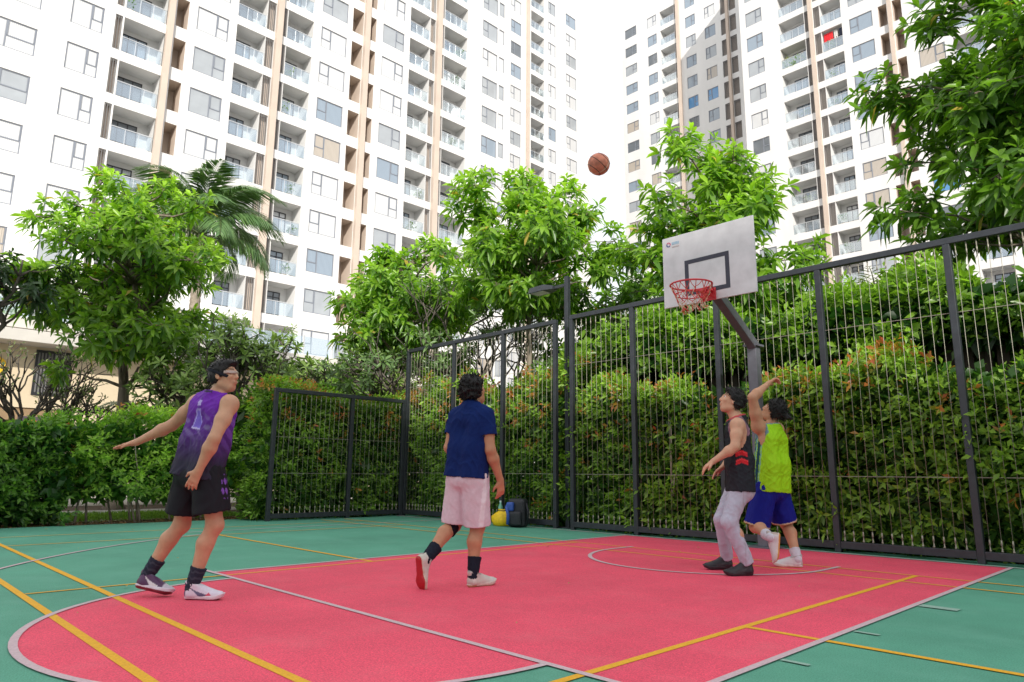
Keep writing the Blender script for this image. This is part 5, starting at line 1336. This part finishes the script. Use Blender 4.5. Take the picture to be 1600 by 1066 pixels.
# ------------------------------------------------------------------ player in purple, back to the camera, running forward
def clothes1(root, base, J, T):
    o = T['chest']
    def jc(P):
        a, b, z = lc(P, o, T); h = soft(z, -.42, .16)
        c = lerp((.030, .026, .050), (.150, .018, .36), np.clip(h*1.3-.12, 0, 1)**1.1)
        bk = (b < .03)
        cl = (np.sin(a*34+np.sin(z*40)*1.2)*np.sin(z*52+a*18+1)+.35*np.sin(z*90+a*40)); w = soft(cl, .15, .75)*np.exp(-((z+.10)/.085)**2)*bk; c = mixc(c, (.20, .15, .33), w*.75)
        sk_ = (np.abs(np.sin(a*70+z*9)) < .35)*np.exp(-((z+.22)/.06)**2); c = mixc(c, (.10, .085, .16), sk_*.5*bk)
        a2 = a+.018+.30*(z-.0)*.18
        def seg(z0, z1, w0, w1): t = (z-z0)/(z1-z0); return ((t > 0) & (t < 1) & (np.abs(a2) < w0+(w1-w0)*t) & bk).astype(float)
        for z0, z1, w0, w1, cc in ((-.115, .012, .040, .017, (.20, .13, .58)), (.012, .030, .024, .022, (.34, .25, .62)), (.050, .095, .019, .019, (.42, .33, .66)), (.03, .05, .009, .009, (.12, .05, .30)), (.10, .135, .007, .007, (.10, .03, .25))): c = mixc(c, cc, seg(z0, z1, w0, w1))
        edge = (np.abs(np.abs(a2)-(.017+(.012-z)/.127*.023)) < .005) & (z < .012) & (z > -.115) & bk; c = mixc(c, (.40, .32, .75), edge.astype(float))
        c = mixc(c, (.52, .44, .78), ((np.abs(z+.115) < .006) & (np.abs(a2) < .042) & bk).astype(float))
        sidep = ((a > .14) & (z < .0)).astype(float); c = mixc(c, (.19, .08, .42), sidep*(np.sin(z*60+b*60) > -.2)*soft(z, -.30, -.05)*.8)
        c = mixc(c, (.035, .02, .06), (np.abs(z-.165+.0*a) < .008)*(np.abs(a) < .05)*1.)
        return c
    shirt(root, base, J, T, 'jersey', jc, 'mesh_cloth', .085, w=(.168, .130), inset=.020, neck=(-.004, .20), r_hem=.118, seed=11, amp=.0065)
    def sc(P):
        a, b, z = lc(P, J['rhip'], T); c = np.tile((.012, .011, .016), (len(P), 1)).astype(float)
        w = ((a > .04) & (np.abs(b-.06) < .035)); k = (np.sin(z*95)+np.sin(b*160+z*40)*.9 > .35) & (z < .0) & (z > -.17); c = mixc(c, (.20, .08, .42), (w & k)*1.); return c
    legs(root, base, J, T, 'shorts', sc, 'mesh_cloth', .76, r=(.112, .138), seed=12, amp=.0065, hang=.18, wl=.16)
    for nm in 'lr': sock(root, base, J, nm, lambda P, nm=nm: mixc(np.tile((.026, .030, .050), (len(P), 1)), (.050, .056, .080), (np.sin((P-J[nm+'an'])@un(J[nm+'kn']-J[nm+'an'])*150+np.sin(P[:, 0]*160)) > .6)*1.), .05, .125)
    n = un(T['u']*.83-T['f']*.30+.0*T['l']); n = un(T['u']*.9+T['f']*.42)
    band(T, root, base, 'headband', n, .011, .0205, (.02, .022, .03), off=.008)
    band(T, root, base, 'goggles', T['u'], .012, .0, (.62, .62, .66), 'goggle', off=.012, front=.040, ctr=T['c']+T['f']*.022, rad=(.081, .082, .10))
M['goggle'] = mat('clear_plastic', (.40, .28, .24), .15, coat=1)
sty = lambda upper, out_, mid, lace, **k: dict(upper=upper, out=out_, mid=mid, lace=lace, **k)
PUR = (.075, .025, .085)
J1 = dict(base=(-5.44, 1.92), head=(-5.262, 2.050, 1.612), face=(.80, .60, .10), neck=(-5.292, 2.018, 1.478), pelvis=(-5.345, 1.966, .935),
    lsh=(-5.484, 1.946, 1.405), lel=(-5.690, 1.850, 1.245), lwr=(-5.874, 1.665, 1.112), lpalm=(.25, .35, -.9), lhd=(-.64, -.72, -.24),
    rsh=(-5.125, 2.055, 1.382), rel=(-5.040, 1.930, 1.122), rwr=(-5.135, 1.880, .905), rpalm=(-.50, .60, .30), rhd=(-.40, -.22, -.88),
    lhip=(-5.440, 1.940, .895), rhip=(-5.240, 1.990, .895), lkn=(-5.545, 1.940, .505), rkn=(-5.225, 2.060, .515),
    lheel=(-5.680, 1.700, .066), ltoe=(.70, .70, -.20), lup=(-.22, .30, 1), rheel=(-5.330, 1.930, 0), rtoe=(.70, .71, 0), rup=(0, 0, 1),
    curlL=(.10, .12, .15, .2), curlR=(.25, .3, .35, .4))
person('tall player in a purple to black jersey and black shorts, arms swung back', J1, (.54, .29, .18), dict(th=.012, lump=.0010, fringe=1, line=.020, nape=.085, locks=320, lock=.75, lift=-.05, freq=(120, 240), extra=[(-.09, 0, .04, -.06, 0, .07, .035, .04)]),
    dict(fn=clothes1, shoel=sty(up_plain(PUR, (.55, .52, .60), (.62, .60, .62), (.10, .03, .06), (.55, .5, .58)), (.18, .012, .03), (.66, .62, .70), (.08, .05, .12), split=.014),
         shoer=sty(up_plain((.64, .60, .70), None, (.10, .10, .19), (.05, .03, .10), None, (.60, .06, .12)), (.18, .012, .03), (.68, .64, .70), (.66, .62, .70), split=.011)), 101)

# ------------------------------------------------------------------ player in the navy polo, walking away
def clothes2(root, base, J, T):
    def pc(P): return np.tile((.006, .019, .105), (len(P), 1))
    shirt(root, base, J, T, 'polo_shirt', pc, 'cloth', .06, w=(.155, .130), sleeve=.60, neck=(.012, .22), r_hem=.118, seed=21, amp=.0075, sl_r=.070)
    g = Field(J['neck']-.12, J['neck']+.12, .005); up, fw = T['up'], T['fw']; pn = J['neck']+up*.012+fw*.008
    g.cap(pn-up*.03, pn+up*.02, .070, .064, 0); g.cut(pn+up*.020, un(up*.9+fw*.22)); g.cut(pn-up*.022, un(-up*.9-fw*.3))
    V, F = g.mesh(1); surf('collar', V, F, (.006, .016, .090), M['cloth'], root, base)
    def sc(P):
        a, b, z = lc(P, J['rhip'], T); c = np.tile((.63, .53, .59), (len(P), 1)); return mixc(c, (.72, .67, .71), ((a > .085) & (np.abs(b) < .02))*1.)
    legs(root, base, J, T, 'shorts', sc, 'cloth', .98, r=(.110, .114), seed=22, amp=.0055, hang=.12, wl=.16)
    for nm in 'lr': sock(root, base, J, nm, (.014, .018, .030), .05, .135)
    kn, an = J['lkn'], J['lan']; d = un(an-kn); g = Field(kn-.2, kn+.2, .006); g.cap(kn-d*.06, kn+d*.13, .062, .063, .0, clip=[(kn+d*.095, d), (kn-d*.05, -d)])
    V, F = g.mesh(1); surf('knee_sleeve', V, F, (.014, .014, .022), M['cloth'], root, base)
RED = (.42, .012, .02)
OFW = (.58, .55, .50)
J2 = dict(base=(-4.46, 3.83), head=(-4.470, 3.865, 1.600), face=(-.02, .95, .30), neck=(-4.458, 3.850, 1.470), pelvis=(-4.487, 3.833, .925),
    lsh=(-4.632, 3.822, 1.382), lel=(-4.655, 3.760, 1.112), lwr=(-4.690, 3.960, .955), lpalm=(1, .1, 0), lhd=(0, .7, -.7),
    rsh=(-4.312, 3.868, 1.372), rel=(-4.252, 3.870, 1.088), rwr=(-4.272, 4.005, .845), rpalm=(-.85, .1, -.2), rhd=(-.10, .16, -.98),
    lhip=(-4.580, 3.823, .882), rhip=(-4.396, 3.841, .882), lkn=(-4.630, 3.815, .480), rkn=(-4.430, 3.900, .470),
    lheel=(-4.562, 3.387, .262), ltoe=(-.03, .20, -.97), lup=(-.12, .96, .2), rheel=(-4.408, 3.790, 0), rtoe=(.02, 1, 0), rup=(0, 0, 1),
    curlL=(.3, .3, .4, .4), curlR=(.35, .45, .55, .6))
person('player in navy polo shirt and pale pink shorts stepping away from the camera', J2, (.46, .230, .130), dict(th=.024, lump=.0075, line=.012, nape=.10, locks=560, lock=1.2, lift=.35, freq=(110, 200)),
    dict(fn=clothes2, shoel=sty(up_plain(OFW, (.62, .60, .57), None, (.56, .52, .46)), RED, (.58, .50, .40), (.50, .48, .44), split=.016, lining=(.30, .29, .28)),
         shoer=sty(up_plain(OFW, (.62, .60, .58), None, (.50, .46, .42)), (.40, .25, .14), (.62, .57, .50), (.48, .46, .42), split=.011, lining=(.30, .29, .28), heelc=(.45, .27, .14))), 202)

# ------------------------------------------------------------------ player in black jersey, crouched, looking up left
def clothes3(root, base, J, T):
    o = T['chest']
    def jc(P):
        a, b, z = lc(P, o, T); c = np.tile((.018, .020, .027), (len(P), 1)).astype(float)
        for z0 in (-.195, -.268):
            zz = z-z0-.020*(1-np.abs(b+.005)/.05); c = mixc(c, (.55, .02, .03), ((a < -.05) & (np.abs(b+.005) < .055) & (np.abs(zz) < .023))*1.)
            c = mixc(c, (.75, .06, .07), ((a < -.05) & (np.abs(b+.005) < .055) & (np.abs(zz-.012) < .004))*1.)
        bk = b < -.035
        ring = np.abs(np.hypot((a+.035)/.05, (z+.02)/.055)-1) < .30; c = mixc(c, (.46, .47, .60), (bk & ring)*1.)
        bar = (np.abs(a+.055) < .014) & (z < -.10) & (z > -.27); c = mixc(c, (.46, .47, .60), (bk & bar)*1.)
        for nm, s_ in (('l', -1), ('r', 1)):
            w = (np.abs((P-(J[nm+'sh']-T['lat']*s_*.020))@un(T['lat']*s_+T['up']*.10)) < .010) & (np.abs(np.linalg.norm(P-J[nm+'sh'], axis=1)-.105) < .03) & (z > -.02); c = mixc(c, (.24, .13, .17), w*1.)
        w = np.abs((P-(J['neck']-T['up']*.012))@un(T['up']*.74+T['fw']*.26)) < .013; c = mixc(c, (.50, .06, .07), w*1.)
        return c
    shirt(root, base, J, T, 'jersey', jc, 'mesh_cloth', .095, w=(.150, .122), inset=.018, neck=(-.012, .26), r_hem=.124, hem_fw=.004, seed=31, amp=.0075)
    def tc_(P):
        a, b, z = lc(P, J['lhip'], T); c = np.tile((.44, .455, .55), (len(P), 1)).astype(float); c = mixc(c, (.03, .03, .04), ((a < -.05) & (np.hypot(b-.045, z+.02) < .011))*1.)
        return mixc(c, (.38, .37, .44), (np.abs(b+.0) < .006)*(a < -.04)*.8)
    legs(root, base, J, T, 'trousers', tc_, 'cloth', 2.03, r=(.100, .073), hem_r=.058, seed=32, amp=.0055, wl=.17)
BLK = (.016, .017, .022)
J3 = dict(base=(-3.36, 6.27), head=(-3.352, 6.220, 1.615), face=(-.66, -.62, .34), neck=(-3.322, 6.250, 1.478), pelvis=(-3.325, 6.246, .845),
    rsh=(-3.430, 6.372, 1.385), rel=(-3.465, 6.440, 1.140), rwr=(-3.500, 6.270, .985), rpalm=(.3, -.2, -.8), rhd=(-.45, -.6, -.5),
    lsh=(-3.240, 6.105, 1.365), lel=(-3.225, 6.005, 1.160), lwr=(-3.395, 5.905, 1.030), lpalm=(.25, .45, -.75), lhd=(-.72, -.36, -.58),
    rhip=(-3.380, 6.310, .81), lhip=(-3.278, 6.182, .81), rkn=(-3.505, 6.200, .490), lkn=(-3.340, 6.035, .478),
    rheel=(-3.535, 6.425, .012), rtoe=(-.70, -.70, -.04), rup=(0, 0, 1), lheel=(-3.212, 6.205, 0), ltoe=(-.62, -.78, 0), lup=(0, 0, 1),
    curlL=(.35, .4, .45, .5), curlR=(.3, .3, .3, .3))
person('player in a black jersey with red chevrons and light grey joggers, looking up', J3, (.56, .31, .20), dict(th=.019, lump=.0040, fringe=1, line=.014, nape=.085, locks=420, lock=1.0, lift=.2, freq=(110, 220), extra=[(-.10, 0, .03, -.06, 0, .08, .04, .04)]),
    dict(fn=clothes3, shoel=sty(up_plain(BLK, None, (.035, .036, .042)), (.02, .02, .024), (.022, .023, .028), (.03, .03, .035), top=.135), shoer=sty(up_plain(BLK, None, (.035, .036, .042)), (.02, .02, .024), (.022, .023, .028), (.03, .03, .035), top=.13)), 303)

# ------------------------------------------------------------------ player in lime jersey, arm raised after the shot
def clothes4(root, base, J, T):
    o = T['chest']
    def jc(P):
        a, b, z = lc(P, o, T); c = np.tile((.34, .66, .012), (len(P), 1)).astype(float)
        s_ = (a < -.03); e = b-.028+.02*z
        for e0, w, cc in ((.0, .017, (.012, .06, .09)), (.030, .006, (.20, .42, .40)), (-.028, .005, (.20, .42, .40)), (.045, .008, (.015, .10, .12))): c = mixc(c, cc, (s_ & (np.abs(e-e0) < w) & (z < .06))*1.)
        w = (np.abs((P-(J['lsh']+T['lat']*.022))@un(-T['lat']+T['up']*.10)) < .010) & (np.linalg.norm(P-J['lsh'], axis=1) < .125) & (z > -.0); c = mixc(c, (.16, .26, .30), w*1.)
        w = np.abs((P-(J['neck']-T['up']*.010))@un(T['up']*.76+T['fw']*.24)) < .012; c = mixc(c, (.20, .30, .34), w*1.)
        return c
    shirt(root, base, J, T, 'jersey', jc, 'mesh_cloth', .085, w=(.160, .125), inset=.018, neck=(-.010, .24), r_hem=.132, hem_fw=-.006, seed=41, amp=.0075)
    def sc(P):
        c = np.tile((.008, .014, .235), (len(P), 1)).astype(float)
        for nm in 'lr':
            hp, kn = J[nm+'hip'], J[nm+'kn']; dd = un(un(kn-hp)+V3(0, 0, -1)*.1); L_ = np.linalg.norm(kn-hp)*.99; t = (P-hp)@dd; near = np.linalg.norm(P-hp-dd*L_, axis=1) < .19
            c = mixc(c, (.58, .45, .30), (near & (t > L_-.022))*1.); c = mixc(c, (.40, .19, .05), (near & (t > L_-.008))*1.)
        return c
    legs(root, base, J, T, 'shorts', sc, 'mesh_cloth', .99, r=(.118, .128), seed=42, amp=.0065, hang=.10, wl=.16)
    for nm in 'lr': sock(root, base, J, nm, (.62, .60, .68), .04, .085)
GUM = (.60, .27, .055)
WSH = (.66, .64, .66)
J4 = dict(base=(-3.30, 7.02), head=(-3.318, 7.030, 1.572), face=(-.80, -.12, .50), neck=(-3.335, 7.015, 1.432), pelvis=(-3.368, 6.990, .820),
    lsh=(-3.402, 6.840, 1.400), lel=(-3.385, 6.715, 1.690), lwr=(-3.300, 6.905, 1.842), lpalm=(.70, .45, -.45), lhd=(.45, .72, .52),
    rsh=(-3.360, 7.178, 1.385), rel=(-3.475, 7.215, 1.150), rwr=(-3.640, 7.150, 1.060), rpalm=(0, -.4, -.9), rhd=(-.8, -.3, .1),
    lhip=(-3.382, 6.880, .785), rhip=(-3.366, 7.092, .785), lkn=(-3.490, 6.835, .395), rkn=(-3.350, 7.205, .430),
    lheel=(-3.150, 6.665, .362), ltoe=(-.10, -.06, -.97), lup=(-.86, -.42, .1), rheel=(-3.150, 7.110, 0), rtoe=(-.86, -.50, 0), rup=(0, 0, 1),
    curlL=(1.3, 1.35, 1.4, 1.4), curlR=(.3, .3, .3, .3))
person('player in a lime green jersey and blue shorts, one arm raised, one foot lifted', J4, (.54, .285, .17), dict(th=.020, lump=.0045, line=.016, nape=.09, locks=420, lock=1.15, lift=-.1, extra=[(-.11, 0, .015, -.165, 0, .0, .040, .034), (-.165, 0, .0, -.20, 0, -.035, .030, .014)]),
    dict(fn=clothes4, bulk=1.18, shoel=sty(up_plain(WSH, None, None, (.5, .4, .36)), GUM, (.68, .62, .58), (.56, .54, .56), split=.014, lining=(.36, .33, .34)), shoer=sty(up_plain(WSH, None, None, (.5, .45, .45)), GUM, (.68, .64, .60), (.56, .54, .56), split=.012, lining=(.36, .33, .34))), 404)
